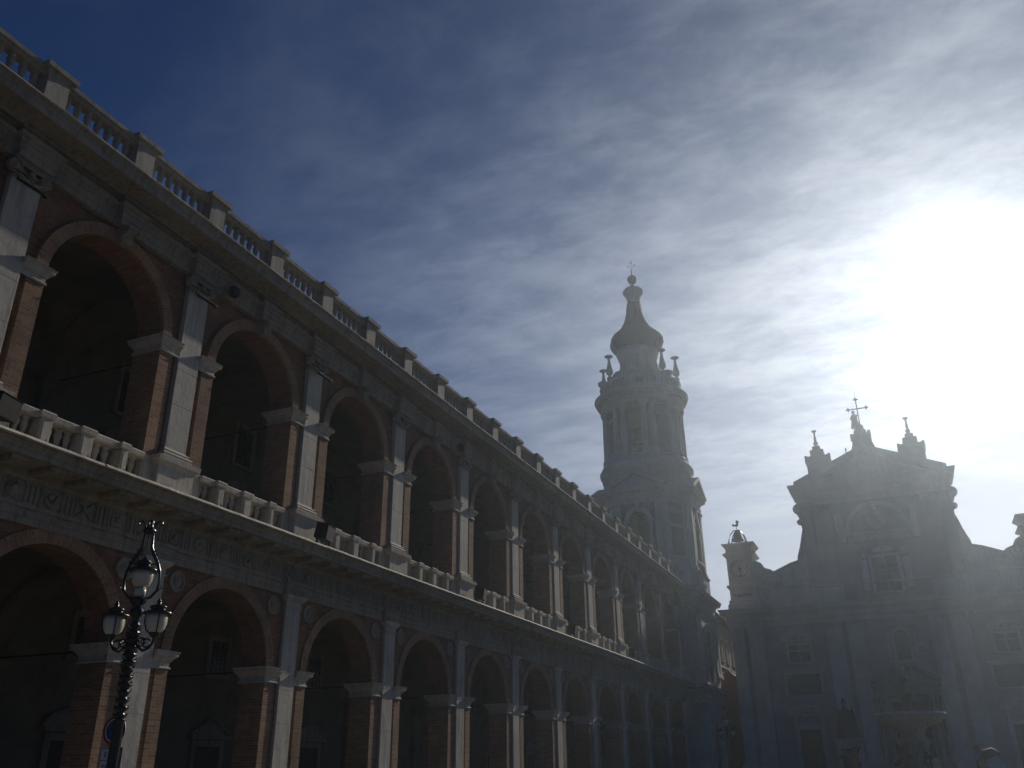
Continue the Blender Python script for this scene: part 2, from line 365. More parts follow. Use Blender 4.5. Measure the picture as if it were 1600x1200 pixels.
# lower order -------------------------------------------------------
LS, LR = 4.37, 1.85
storey(0.0, LS, 6.50, LR, 0.42, 0.17, -0.115)
xl = -0.06
pil = MB().box(SX, xl-.012, -.335, .335, 0.0, 6.16)
pl = put('pilaster', pil, M['stone'], palace)
for a, b_ in ((0.4, 1.55), (1.55, 2.9), (2.9, 3.8), (3.8, 5.2), (5.2, 6.14)): put('stone_block', MB().cbox(SX, xl, -.345, .345, a+.003, b_-.003, .009), M['stone'], pl)
capm = MB().sweep(U(SX, xl, .345), [(0, 6.10), (.03, 6.11), (.035, 6.14), (0, 6.16), (.01, 6.30), (.05, 6.32), (.09, 6.37), (.11, 6.385), (.12, 6.47), (0, 6.471)])
put('capital', capm, M['stone'], pl)
basem = MB().sweep(U(SX, xl, .345), [(.12, 0), (.12, .25), (.08, .27), (.1, .34), (.05, .4), (0, .45)]); put('pilaster_base', basem, M['stone'], pl)
at_piers(pl)
rd = MB().lathe([(.27, 0), (.275, .03), (.25, .05), (.2, .05), (.19, .02), (.12, .02), (.11, .04), (.05, .06), (.02, .1), (0.001, .1)], 20, (0, 0, 0), axis='x')
rme = rd.data('roundel', M['dstone'])
for n in range(N0, N1+1):
    for s_ in (-.86, .86): put('roundel', rme, None, palace, (SX, py(n)+s_, 6.09))
arc = MB()
pth = [(SX+.03, -B/2), (SX+.03, -.44), (xl+.02, -.44), (xl+.02, .44), (SX+.03, .44), (SX+.03, B/2)]
arc.sweep(pth, [(-.3, 6.46), (0.03, 6.461), (.03, 6.61), (.05, 6.615), (.05, 6.79), (.085, 6.80), (.10, 6.87), (-.05, 6.872)])
at_piers(put('architrave', arc, M['dstone'], palace))
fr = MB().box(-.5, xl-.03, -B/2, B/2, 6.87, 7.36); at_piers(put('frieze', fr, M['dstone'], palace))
# triglyphs, metopes with reliefs, mutules
tg = MB()
for k in (-1, 0, 1):
    y_ = k*.125; tg.prism([(y_-.055, 0), (y_-.03, .035), (y_+.03, .035), (y_+.055, 0)], 6.90, 7.30, 'z')
tg.v = [(b_, a, c) for a, b_, c in tg.v]
tg.box(0, .05, -.205, .205, 7.30, 7.355); tg.box(0, .03, -.19, .19, 6.872, 6.91)
for k in range(6): tg.box(.0, .05, -.17+k*.06, -.14+k*.06, 6.76, 6.80)
tme = tg.data('triglyph', M['dstone'])
def metope(kind):
    m_ = MB(); m_.box(-.01, .012, -.25, .25, 6.885, 7.345)
    zc = 7.115
    if kind == 0: m_.lathe([(.19, 0), (.19, .03), (.15, .04), (.14, .02), (.06, .02), (.05, .05), (.001, .055)], 16, (.01, 0, zc), axis='x')
    elif kind == 1:
        for a in (1, -1): m_.tube([(.03, -.19, zc-a*.17), (.045, 0, zc), (.03, .19, zc+a*.17)], .025, 5)
    elif kind == 2: m_.lathe([(.17, 0), (.17, .03), (.1, .035), (.09, .09), (.04, .1), (.001, .1)], 14, (.01, 0, zc), axis='x'); m_.tube([(.03, -.1, zc+.1), (.07, 0, zc+.19), (.03, .1, zc+.1)], .02, 5)
    elif kind == 3:
        m_.cbox(0, .04, -.17, .17, zc-.16, zc+.16, .03); m_.sphere((.05, 0, zc), .09, 8)
    else:
        m_.sphere((.03, 0, zc+.06), .08, 8); m_.tube([(.02, -.17, zc+.12), (.04, -.08, zc-.1), (.05, 0, zc-.15), (.04, .08, zc-.1), (.02, .17, zc+.12)], [.02, .035, .045, .035, .02], 6)
    return m_.data('metope', M['dstone'])
mts = [metope(k) for k in range(5)]
mu = MB().box(0, .62, -.22, .22, 7.50, 7.585); mu.box(0, .56, -.18, .18, 7.475, 7.5); mume = mu.data('mutule', M['dstone'])
P6 = B/6
for n in range(N0*6, N1*6+4):
    y_ = Y0+P6*n
    put('triglyph', tme, None, palace, (xl-.03, y_, 0)); put('mutule', mume, None, palace, (.02, y_, 0))
    put('metope', mts[(n*7+n//5) % 5], None, palace, (xl-.03, y_+P6/2, 0))
YA, YB = py(N0)-B/2, 73.3
def straight(name, prof, m_, x=0.0): 
    o = MB().sweep([(x, YA), (x, YB)], prof); return put(name, o, m_, palace)
for n in range(N0, N1+1):
    pass
corn_l = MB().sweep([(xl-.03, -B/2), (xl-.03, B/2)], [(-.4, 7.35), (.03, 7.352), (.05, 7.40), (.09, 7.43), (.10, 7.585), (.83, 7.59), (.83, 7.70), (.85, 7.705), (.87, 7.78), (.92, 7.82), (.93, 7.83), (.905, 7.885), (.7, 7.90), (-.4, 7.90)])
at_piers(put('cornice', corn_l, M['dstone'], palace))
# upper order --------------------------------------------------------
FZ, US, UR = 7.88, 12.17, 1.80
storey(FZ, US, 14.34, UR, 0.40, 0.16, -0.042)
ped = MB()
ped.cbox(BACK, .16, -.62, .62, FZ, 8.80, .01)
ped.sweep(U(BACK, .16, .62), [(.0, 7.885), (.09, 7.886), (.09, 8.02), (.05, 8.06), (.03, 8.10), (0, 8.11)]); ped.sweep(U(BACK, .16, .62), [(0, 8.72), (.02, 8.74), (.05, 8.80), (.10, 8.84), (.11, 8.96), (-.2, 8.965)])
pdo = put('pedestal', ped, M['stone'], palace); at_piers(pdo)
for s_ in (1, -1): at_piers(put('pier_plinth', MB().cbox(BACK-.03, -.015, .62 if s_ > 0 else -1.03, 1.03 if s_ > 0 else -.62, FZ, 8.92, .01), M['stone'], palace))
sh = MB().box(SX, PX-.012, -.365, .365, 9.2, 13.95); up_ = put('pilaster', sh, M['stone'], palace)
for a, b_ in ((9.22, 10.5), (10.5, 11.5), (11.5, 12.6), (12.6, 13.93)): put('stone_block', MB().cbox(SX, PX, -.375, .375, a+.003, b_-.003, .009), M['stone'], up_)
put('pilaster_base', MB().sweep(U(SX, PX, .375), [(.14, 8.96), (.14, 9.05), (.12, 9.06), (.14, 9.1), (.12, 9.14), (.05, 9.155), (.05, 9.18), (.08, 9.2), (.06, 9.235), (.02, 9.25), (0, 9.29)]), M['stone'], up_)
ic = MB()
ic.sweep(U(SX, PX, .375), [(0, 13.86), (.025, 13.87), (.03, 13.90), (0, 13.92), (.0, 14.05), (.04, 14.08), (.06, 14.14), (0, 14.16)])
ic.cbox(SX, .13, -.47, .47, 14.27, 14.335, .015)
for s_ in (1, -1):
    c = (.0, s_*.39, 14.13)
    ic.lathe([(.155, -.06), (.155, .10), (.13, .115), (.115, .09), (.09, .09), (.075, .12), (.05, .10), (.03, .14), (.001, .14)], 14, c, axis='x')
    ic.tube([(.09, s_*.34, 14.0), (.10, s_*.2, 13.90), (.11, s_*.05, 13.86), (.11, 0, 13.86)], [.03, .045, .05, .05], 6)
ic.tube([(.1, -.32, 14.235), (.12, 0, 14.205), (.1, .32, 14.235)], .04, 6); ic.sphere((.11, 0, 14.1), .07, 8); ic.sphere((.09, 0, 14.31), .06, 6)
put('capital', ic, M['dstone'], up_); at_piers(up_)  # capital in the dark stone, its shadow partly put into the colour
con = MB().prism([(-.1, 13.90), (.10, 13.92), (.15, 13.99), (.12, 14.07), (.17, 14.15), (.26, 14.20), (.28, 14.335), (-.1, 14.335)], -.13, .13)
con.sweep(U(-.1, .28, .16), [(0, 14.27), (.03, 14.28), (.03, 14.338), (0, 14.339)]); con.box(-.1, .13, -.17, -.13, 13.95, 14.27); con.box(-.1, .13, .13, .17, 13.95, 14.27)
con.v = [(a+.02, b_, c) for a, b_, c in con.v]
at_bays(put('keystone_console', con, M['dstone'], palace))
j = .17
pth = [(0, -B/2), (j, -B/2), (j, -2.5), (0, -2.5), (0, -.46), (j, -.46), (j, .46), (0, .46), (0, 2.5), (j, 2.5), (j, B/2)][1:]
en = MB().sweep(pth, [(-.3, 14.34), (.02, 14.341), (.02, 14.50), (.045, 14.505), (.045, 14.68), (.075, 14.685), (.075, 14.79), (.14, 14.82), (.16, 14.875), (-.1, 14.877)])
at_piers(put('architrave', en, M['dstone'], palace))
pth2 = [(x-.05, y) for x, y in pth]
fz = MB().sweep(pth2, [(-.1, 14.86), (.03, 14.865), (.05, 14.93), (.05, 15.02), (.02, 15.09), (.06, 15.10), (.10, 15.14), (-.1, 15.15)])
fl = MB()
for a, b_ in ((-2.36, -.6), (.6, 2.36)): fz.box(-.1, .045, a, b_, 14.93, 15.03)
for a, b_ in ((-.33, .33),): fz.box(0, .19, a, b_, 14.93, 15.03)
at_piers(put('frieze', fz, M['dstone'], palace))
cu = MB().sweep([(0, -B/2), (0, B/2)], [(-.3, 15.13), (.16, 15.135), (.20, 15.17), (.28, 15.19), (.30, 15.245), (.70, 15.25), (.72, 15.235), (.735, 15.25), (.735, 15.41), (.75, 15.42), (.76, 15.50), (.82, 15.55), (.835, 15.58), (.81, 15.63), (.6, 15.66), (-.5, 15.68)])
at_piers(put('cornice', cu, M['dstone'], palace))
# closing piece against the bell tower block
mb = MB().box(BACK, BX, py(N1)+1.0, YB, 0, 15.1); put('end_wall', mb, M['dbrick'], palace)
mb = MB().sweep([(xl-.03, py(N1)+B/2), (xl-.03, YB)], [(-.4, 7.35), (.09, 7.43), (.10, 7.585), (.83, 7.59), (.83, 7.70), (.93, 7.88), (-.4, 7.885)]) if YB > py(N1)+B/2 else None
# slabs added to draw the sunlit rim: pale stone on the ledge, worn bevel
random.seed(31)
for n in range(N0, N1+1):
    y0_, y1_ = py(n)-B/2, min(py(n)+B/2, YB); k_ = int((y1_-y0_)/.28); pts_ = []
    for i in range(k_+1): pts_.append((.86+random.uniform(-.014, .014), y0_+(y1_-y0_)*i/k_))
    put('ledge_slab', MB().sweep(pts_, [(-.9, 7.86), (.055, 7.861), (.06, 7.875), (.005, 7.945), (-.9, 7.95)]), M['stone'], palace)
    pts_ = [(x-.10, y) for x, y in pts_]
    put('crown_slab', MB().sweep(pts_, [(-.5, 15.60), (.06, 15.601), (.065, 15.615), (.02, 15.665), (-.5, 15.68)]), M['dstone'], palace)
# balustrade of the upper gallery
def baluster(h, r, m_):
    p = [(r*.95, 0), (r*.95, .06*h), (r*.6, .08*h), (r*.75, .14*h), (r*1.0, .28*h), (r*.85, .38*h), (r*.48, .48*h), (r*.42, .53*h), (r*.62, .55*h), (r*.50, .58*h), (r*.72, .70*h), (r*.9, .82*h), (r*.55, .92*h), (r*.9, .94*h), (r*.9, h)]
    return MB().lathe(p, 10).data('baluster', m_)
RAILZ = 8.74
bme = baluster(RAILZ-8.02, .115, M['stone']); bxb = -.19
rail = MB()
bl = [(-1.1, .14), (0, .17), (1.1, .10)]
pr = [(-1.0-.8, )]
x0_, x1_ = -.42, .06
path = [(x0_, -B/2+1.0)]; 
pt = [(x1_, -UR+.02)]
for c_, h_ in bl: pt += [(x1_, c_-h_-.03), (x1_+.10, c_-h_-.03), (x1_+.10, c_+h_+.03), (x1_, c_+h_+.03)]
pt += [(x1_, UR-.02)]
rail.sweep(pt, [(-.48, RAILZ), (-.02, RAILZ+.001), (.01, RAILZ+.03), (.02, RAILZ+.14), (0, RAILZ+.17), (-.48, RAILZ+.175)])
rail.sweep([(x0_, UR-.02), (x0_, -UR+.02)], [(-.3, RAILZ), (0, RAILZ), (.02, RAILZ+.14), (0, RAILZ+.17), (-.3, RAILZ+.17)])
ro = put('rail', rail, M['stone'], palace); at_bays(ro)
ply = MB().sweep([(x1_+.02, -UR+.02), (x1_+.02, UR-.02)], [(-.5, 8.02), (0, 8.021), (.03, 7.97), (.03, 7.886)]); at_bays(put('balustrade_plinth', ply, M['stone'], palace))
blk_me = {}
for c_, h_ in bl:
    k_ = MB().cbox(-.44, .14, -h_, h_, FZ+.004, RAILZ+.01, .012); k_.box(.14, .17, -h_-.02, h_+.02, FZ+.006, 8.0)
    k_.box(.14, .155, -h_+.05, h_-.05, 8.1, 8.66)
    blk_me[c_] = k_.data('balustrade_block', M['stone'])
bal_pos = [-1.62, -1.40, -.80, -.53, -.29, .29, .53, .80, 1.40, 1.62]
far = MB(); far_r = MB()
bv = [tuple(v.co) for v in bme.vertices]; bf = [tuple(p.vertices) for p in bme.polygons]
RBZ = 15.74; rbme = baluster(1.0, .108, M['gstone']); rbv = [tuple(v.co) for v in rbme.vertices]; rbf = [tuple(p.vertices) for p in rbme.polygons]
for n in range(N0, N1):
    for c_, h_ in bl: put('balustrade_block', blk_me[c_], None, palace, (0, cy_(n)+c_, 0))
    for q_ in bal_pos:
        if n <= 6: put('baluster', bme, None, palace, (bxb, cy_(n)+q_, 8.02))
        else: far.mesh([(v[0]+bxb, v[1]+cy_(n)+q_, v[2]+8.02) for v in bv], bf, True)
    for s_ in (0, 1):
        for k in range(7):
            y_ = py(n)+s_*B/2+.31+.31*(k+.5)
            if n <= 6: put('baluster', rbme, None, palace, (-.02, y_, RBZ+.05))
            else: far_r.mesh([(v[0]-.02, v[1]+y_, v[2]+RBZ+.05) for v in rbv], rbf, True)
o = put('balusters_far', far, M['stone'], palace); o['kind'] = 'stuff'
o = put('roof_balusters_far', far_r, M['dstone'], palace); o['kind'] = 'stuff'
# roof balustrade
rp = MB().cbox(-.26, .22, -.30, .30, 15.62, 16.84, .012)
rpm = rp.data('roof_pedestal', M['gstone']); rp = MB()
rp.sweep(U(-.26, .22, .31), [(-.01, 16.80), (.01, 16.82), (.04, 16.87), (.05, 16.93), (.12, 16.95), (.13, 17.08), (.05, 17.13), (-.3, 17.13)])
rp.sweep([(-.26, .30), (-.26, -.30)], [(0, 16.80), (.12, 16.95), (.13, 17.08), (.05, 17.13), (-.2, 17.13)])
rp.box(-.26, .22, -.3, .3, 16.82, 17.1); rpc = rp.data('coping', M['gstone'])
rr = MB().sweep([(.12, -B/4+.3), (.12, B/4-.3)], [(-.27, 16.78), (-.02, 16.781), (.02, 16.82), (.03, 16.87), (.08, 16.89), (.09, 17.0), (.02, 17.04), (-.27, 17.04)]); rr.sweep([(-.15, B/4-.3), (-.15, -B/4+.3)], [(0, 16.78), (.05, 16.90), (.05, 17.0), (-.02, 17.04)])
rr.box(-.17, .12, -B/4+.3, B/4-.3, 15.62, RBZ+.05)
rrm = rr.data('roof_rail', M['gstone'])
for n in range(N0*2, N1*2+1):
    o = put('roof_pedestal', rpm, None, palace, (0, Y0+n*B/2, 0)); put('coping', rpc, None, o)
    if n < N1*2: put('roof_rail', rrm, None, palace, (0, Y0+(n+.5)*B/2, 0))
# gallery floors, vaults, rear wall
fl = MB().box(-12, -.15, YA, YB, 7.0, 7.90); put('gallery_floor', fl, M['plaster'], palace)
fl = MB().box(-12, -.3, YA, YB, 15.2, 15.63); put('roof_terrace', fl, M['dstone'], palace)
RW = -5.2
wall = MB().box(-12, RW, YA, YB, 0, 15.2); put('rear_wall', wall, M['plaster'], palace)
def vault(spring, rise_y, rise_x, hw):
    m_ = MB(); nx, ny = 14, 18; X0, X1 = RW, BACK; P = []
    for i in range(nx+1):
        for k in range(ny+1):
            x = X0+(X1-X0)*i/nx; y = -hw+2*hw*k/ny
            h1 = math.sqrt(max(0, 1-(y/hw)**2))*rise_y; h2 = math.sqrt(max(0, 1-((x-(X0+X1)/2)/((X1-X0)/2))**2))*rise_x
            P.append((x, y, spring+max(h1, h2)))
    m_.mesh(P, [(i*(ny+1)+k, i*(ny+1)+k+1, (i+1)*(ny+1)+k+1, (i+1)*(ny+1)+k) for i in range(nx) for k in range(ny)], True)
    return m_
for sp, top, r_ in ((LS, 6.98, LR), (US, 15.15, UR)):
    at_bays(put('vault', vault(sp+.1, 2.15 if sp < 6 else 2.35, 2.1 if sp < 6 else 2.3, B/2-.3), M['plaster'], palace))
    # transverse arch at each pier
    L = BACK-RW; seg = 12; tr = MB()
    pa = [(RW+L/2+L/2*math.cos(math.pi*k/seg), sp+(2.0 if sp < 6 else 2.2)*math.sin(math.pi*k/seg)) for k in range(seg+1)]
    for k in range(seg):
        (xa, za), (xb, zb) = pa[k], pa[k+1]
        tr.face([(xa, -.31, za), (xa, .31, za), (xb, .31, zb), (xb, -.31, zb)])
        for y_ in (-.31, .31): tr.face([(xa, y_, za), (xa, y_, top), (xb, y_, top), (xb, y_, zb)])
    at_piers(put('transverse_arch', tr, M['plaster'], palace))
    pw = MB().cbox(RW, RW+.22, -.42, .42, 0 if sp < 6 else 7.9, sp, .02); pw.sweep([(RW, -.42), (RW+.22, -.42), (RW+.22, .42), (RW, .42)], [(0, sp-.3), (.05, sp-.25), (.14, sp-.05), (.14, sp), (0, sp)])
    at_piers(put('wall_pier', pw, M['plaster'], palace))
    at_piers(put('tie_rod', MB().tube([(RW, 0, sp+.02), (BACK, 0, sp+.02)], .025, 6), M['iron'], palace))
# windows and doors of the rear wall
def win(name, w, z0, z1, ped_h=0, tri=True, m_='glass', frame=.16, bars=True):
    t_ = MB(); x = RW
    for s_ in (-1, 1): t_.box(x, x+.09, s_*w/2 if s_ > 0 else -w/2-frame, w/2+frame if s_ > 0 else -w/2, z0, z1)
    t_.box(x, x+.09, -w/2-frame, w/2+frame, z1, z1+frame); t_.box(x, x+.16, -w/2-frame-.06, w/2+frame+.06, z0-.12, z0)
    if ped_h:
        t_.box(x, x+.22, -w/2-frame-.15, w/2+frame+.15, z1+frame+.02, z1+frame+.14)
        zz = z1+frame+.14; W2 = w/2+frame+.15
        if tri: t_.prism([(-W2, zz), (W2, zz), (0, zz+ped_h)], x, x+.1, 'x'); t_.tube([(x+.15, -W2, zz+.02), (x+.15, 0, zz+ped_h), (x+.15, W2, zz+.02)], .06, 4, False)
        else:
            pts = [(W2*math.cos(math.pi*k/10), zz+ped_h*math.sin(math.pi*k/10)) for k in range(11)]
            t_.prism(pts, x, x+.1, 'x'); t_.tube([(x+.15, a, c) for a, c in pts], .05, 4, False)
    o = put(name, t_, M['dstone'], palace)
    put('pane' if m_ == 'glass' else 'leaf', MB().box(x, x+.02, -w/2, w/2, z0, z1), M[m_], o)
    if bars:
        g2 = MB()
        for k in range(1, 4): g2.box(x+.03, x+.05, -w/2+w*k/4-.015, -w/2+w*k/4+.015, z0, z1)
        for k in range(1, 4): g2.box(x+.05, x+.065, -w/2, w/2, z0+(z1-z0)*k/4-.015, z0+(z1-z0)*k/4+.015)
        put('grille', g2, M['iron'], o)
    return o
at_bays(win('window', .85, 12.15, 13.6)); at_bays(win('window', .9, 8.9, 10.9, .4, False)); at_bays(win('window', .8, 4.7, 5.8))
d1 = win('door', 1.15, 0.1, 2.45, .5, True, 'wood', .2, False); d1.location = (0, cy_(N0), 0)
d2 = win('door', 1.15, 0.1, 2.5, .45, False, 'wood', .2, False); d2.location = (0, cy_(N0+1), 0)
for n in range(N0+2, N1): dup(d1 if (n-N0) % 2 == 0 else d2, (0, cy_(n), 0))


# ------------------------------------------------------------------ bell tower
TX, TY = -3.3, 78.5
tower = thing('bell_tower', 'tall stone bell tower with dark bulbous cap and ball, at the end of the arcade', 'bell tower', (TX, TY, 0))
BXR, BY0, BY1 = 1.0-TX, 73.3-TY, 82.6-TY
BXL = -5.4
def rectp(a, b, c, d): return [(a, c), (b, c), (b, d), (a, d)]
# square base block with two orders
mb = MB().box(BXL, BXR, BY0, BY1, 0, 15.0); put('base_wall', mb, M['tstone'], tower)
bp_ = [(BXL, BY0), (BXR, BY0), (BXR, BY1), (BXL, BY1)]
def ring_sweep(name, path, prof, m_, par=tower): return put(name, MB().sweep(path, prof, closed=True), m_, par)
ring_sweep('cornice', bp_, [(-.2, 6.5), (.06, 6.5), (.06, 6.85), (.1, 6.87), (.04, 6.9), (.04, 7.35), (.12, 7.45), (.14, 7.58), (.5, 7.6), (.52, 7.75), (.6, 7.86), (-.3, 7.9)], M['tstone'])
ring_sweep('cornice', bp_, [(-.2, 14.0), (.06, 14.0), (.06, 14.35), (.12, 14.38), (.04, 14.42), (.04, 14.8), (.14, 14.95), (.18, 15.1), (.30, 15.14), (.32, 15.2), (.52, 15.22), (.54, 15.40), (.62, 15.55), (.64, 15.62), (-.5, 15.70)], M['tstone'])
def pilaster_on(face, a, w, z0, z1, order='ionic', d=.14, m_='tstone', par=tower, x=0, y=0):
    """face '-y' : a is the x coordinate, wall plane y; face '+x' : a is the y coordinate, wall plane x"""
    b_ = MB(); h = w/2
    if face == '-y': P = lambda q_: [(a+u, y-v) for u, v in q_]
    else: P = lambda q_: [(x+v, a+u) for u, v in q_]
    path = P([(-h, 0), (-h, d), (h, d), (h, 0)])
    ch = .55 if order == 'corinthian' else .38
    if face == '-y': b_.box(a-h, a+h, y-d, y, z0, z1)
    else: b_.box(x, x+d, a-h, a+h, z0, z1)
    o = put('pilaster', b_, M[m_], par)
    c = MB().sweep(path, [(.10, z0), (.10, z0+.2), (.05, z0+.28), (.06, z0+.33), (0, z0+.4)])
    c2 = MB().sweep(path, [(0, z1-ch), (.03, z1-ch+.03), (0, z1-ch+.06), (.05, z1-ch*.5), (.12, z1-ch*.25), (.14, z1-.09), (.16, z1-.08), (.16, z1), (0, z1)])
    if order != 'plain':
        for k in range(3 if order == 'corinthian' else 2):
            for u in ((-1, 0, 1) if order == 'corinthian' else (-1, 1)):
                p = P([(u*h*.85, d+.07)])[0]; zz = z1-ch*(.3+.28*k) if order == 'corinthian' else z1-.2
                c2.sphere((p[0], p[1], zz), .11-.02*k, 6)
    put('base', c, M[m_], o); put('capital', c2, M[m_], o); return o
for z0, z1, od in ((0.6, 6.5, 'plain'), (8.9, 14.0, 'ionic')):
    for xx in (BXR-.42, BXR-1.4): pilaster_on('-y', xx, .75, z0, z1, od, y=BY0)
    for yy in (BY0+.5, BY0+1.65, BY1-1.65, BY1-.5): pilaster_on('+x', yy, .75, z0, z1, od, x=BXR, d=.2)
yc = (BY0+BY1)/2
def niche(par, yc, x, w, z0, spring, m_='tstone', fr=.25, dep=.18, key=True):
    b_ = MB(); seg = 12; r = w/2
    for s_ in (-1, 1): b_.box(x, x+dep, yc+(s_*(r) if s_ > 0 else -r-fr), yc+(r+fr if s_ > 0 else -r), z0, spring)
    for k in range(seg):
        a, c = math.pi*k/seg, math.pi*(k+1)/seg
        q_ = [(yc+r*math.cos(a), spring+r*math.sin(a)), (yc+(r+fr)*math.cos(a), spring+(r+fr)*math.sin(a)), (yc+(r+fr)*math.cos(c), spring+(r+fr)*math.sin(c)), (yc+r*math.cos(c), spring+r*math.sin(c))]
        b_.prism(q_, x, x+dep, 'x')
    for s_ in (-1, 1): b_.box(x, x+dep+.06, yc+(s_*(r-.04) if s_ > 0 else -r-fr-.06), yc+(r+fr+.06 if s_ > 0 else -r+.04), spring-.16, spring)
    if key: b_.box(x, x+dep+.1, yc-.12, yc+.12, spring+r-.05, spring+r+fr+.15)
    return b_
for z0, zs in ((8.4, 11.6), (0, 4.3)):
    o = put('niche_frame', niche(None, yc, BXR, 2.2, z0, zs), M['tstone'], tower)
    put('niche_back', MB().box(BXR-.02, BXR+.02, yc-1.1, yc+1.1, z0, zs+1.0), M['tbrick'], o)
    put('window', MB().box(BXR+.02, BXR+.06, yc-.5, yc+.5, z0+1.2, zs-.2), M['glass'], o)
# attic between block and octagon
a_, s_8 = 4.2, 2.2
def octp(a, s): return [(-s, -a), (s, -a), (a, -s), (a, s), (s, a), (-s, a), (-a, s), (-a, -s)]
def octo(name, prof, m_, a=a_, s=s_8): return put(name, MB().sweep(octp(a, s), prof, closed=True), m_, tower)
mb = MB().sweep(octp(a_+.3, s_8+.12), [(0, 15.0), (0, 17.3), (.08, 17.35), (.10, 17.45), (-.5, 17.5)], closed=True); put('attic', mb, M['tstone'], tower)
# volute feet and small finial seen on the far corner of the block
mb = MB(); mb.prism([(BY1-2.6, 15.7), (BY1-.5, 15.7), (BY1-.6, 16.3), (BY1-1.0, 16.6), (BY1-1.3, 17.2), (BY1-2.6, 17.3)], BXR-.7, BXR-.35, 'x')
mb.prism([(BY0+.5, 15.7), (BY0+2.6, 15.7), (BY0+2.6, 17.3), (BY0+1.2, 17.1), (BY0+.9, 16.5), (BY0+.5, 16.3)], BXR-.7, BXR-.35, 'x')
put('volute', mb, M['tstone'], tower)
put('finial', MB().lathe([(.28, 15.68), (.28, 15.9), (.18, 15.95), (.2, 16.2), (.34, 16.45), (.3, 16.7), (.12, 16.8), (.16, 16.95), (.001, 17.1)], 10, (BXR-.45, BY1-.4, 0)), M['tstone'], tower)
# octagonal storey: walls with arched openings on the four main faces
def face_wall(w, z0, top, r, spring, zsill, th, m_brick):
    b_ = MB(); hw = w/2; seg = 14
    pts = [(r*math.cos(math.pi*k/seg), spring+r*math.sin(math.pi*k/seg)) for k in range(seg+1)]
    for y in (0, th):
        for k in range(seg): b_.face([(pts[k][0], y, pts[k][1]), (pts[k][0], y, top), (pts[k+1][0], y, top), (pts[k+1][0], y, pts[k+1][1])])
        for s_ in (1, -1): b_.face([(s_*r, y, zsill), (s_*hw, y, zsill), (s_*hw, y, top), (s_*r, y, top)] if True else None)
        b_.face([(-hw, y, z0), (hw, y, z0), (hw, y, zsill), (-hw, y, zsill)])
    for k in range(seg): b_.face([(pts[k][0], 0, pts[k][1]), (pts[k][0], th, pts[k][1]), (pts[k+1][0], th, pts[k+1][1]), (pts[k+1][0], 0, pts[k+1][1])])
    for s_ in (1, -1): b_.face([(s_*r, 0, zsill), (s_*r, th, zsill), (s_*r, th, spring), (s_*r, 0, spring)])
    b_.face([(-r, 0, zsill), (r, 0, zsill), (r, th, zsill), (-r, th, zsill)])
    return b_
ZO0, ZO1 = 17.5, 23.95
fw = face_wall(2*s_8, ZO0-.3, ZO1, .92, 21.9, 18.6, .8, True)
arc_ = MB()
seg = 14
for k in range(seg):
    a, c = math.pi*k/seg, math.pi*(k+1)/seg
    q_ = [(.92*math.cos(a), 21.9+.92*math.sin(a)), (1.28*math.cos(a), 21.9+1.28*math.sin(a)), (1.28*math.cos(c), 21.9+1.28*math.sin(c)), (.92*math.cos(c), 21.9+.92*math.sin(c))]
    arc_.prism(q_, -.13, 0)
for s_ in (-1, 1):
    arc_.box(min(s_*.92, s_*1.26), max(s_*.92, s_*1.26), -.12, 0, 18.6, 21.75); arc_.box(min(s_*.86, s_*1.36), max(s_*.86, s_*1.36), -.19, 0, 21.75, 21.9)
arc_.box(-.16, .16, -.22, 0, 22.75, 23.6); arc_.box(-1.4, 1.4, -.2, 0, 18.45, 18.6)
fwd_ = fw.data('arched_wall', M['tbrick']); afd = arc_.data('arch_frame', M['tstone'])
dia = math.sqrt(2)*(a_-s_8)
dw = MB().box(-dia/2, dia/2, 0, .7, ZO0-.3, ZO1); dwd = dw.data('corner_wall', M['tstone'])
pnds = [MB().box(-.62, .62, -.012, .02, a, b_).data('brick_panel', M['tbrick']) for a, b_ in ((18.7, 21.2), (21.5, 22.5), (22.8, 23.5))]
frm = MB()
for zz in (21.2, 22.5): frm.box(-.66, .66, -.05, 0, zz, zz+.3)
frm.box(-.66, .66, -.05, 0, 18.4, 18.7); frd = frm.data('panel_moulding', M['tstone'])
def rotput(name, me, ang, dist, par=tower):
    # local frame: x along the face, -y outward
    o = put(name, me, None, par, (math.sin(ang)*dist, -math.cos(ang)*dist, 0), (0, 0, ang)); return o
for k in range(4):
    an = k*math.pi/2
    o = rotput('arched_wall', fwd_, an, a_); o2 = rotput('arch_frame', afd, an, a_+.002)
    o = rotput('corner_wall', dwd, an+math.pi/4, (a_+s_8)/math.sqrt(2)); [rotput('brick_panel', pnd, an+math.pi/4, (a_+s_8)/math.sqrt(2)) for pnd in pnds]; rotput('panel_moulding', frd, an+math.pi/4, (a_+s_8)/math.sqrt(2))
def pil_mesh(w, z0, z1, d, ch=.42):
    b_ = MB().box(-w/2, w/2, -d, 0, z0, z1); pth = [(-w/2, 0), (-w/2, -d), (w/2, -d), (w/2, 0)]
    b_.sweep(pth, [(.09, z0), (.09, z0+.18), (.04, z0+.25), (.05, z0+.3), (0, z0+.36)])
    b_.sweep(pth, [(0, z1-ch), (.03, z1-ch+.03), (0, z1-ch+.06), (.02, z1-.2), (.10, z1-.12), (.12, z1), (0, z1)]); return b_
p1 = pil_mesh(.62, 17.6, 23.5, .16).data('pilaster', M['tstone']); p2 = pil_mesh(.42, 17.6, 23.5, .14).data('pilaster', M['tstone'])
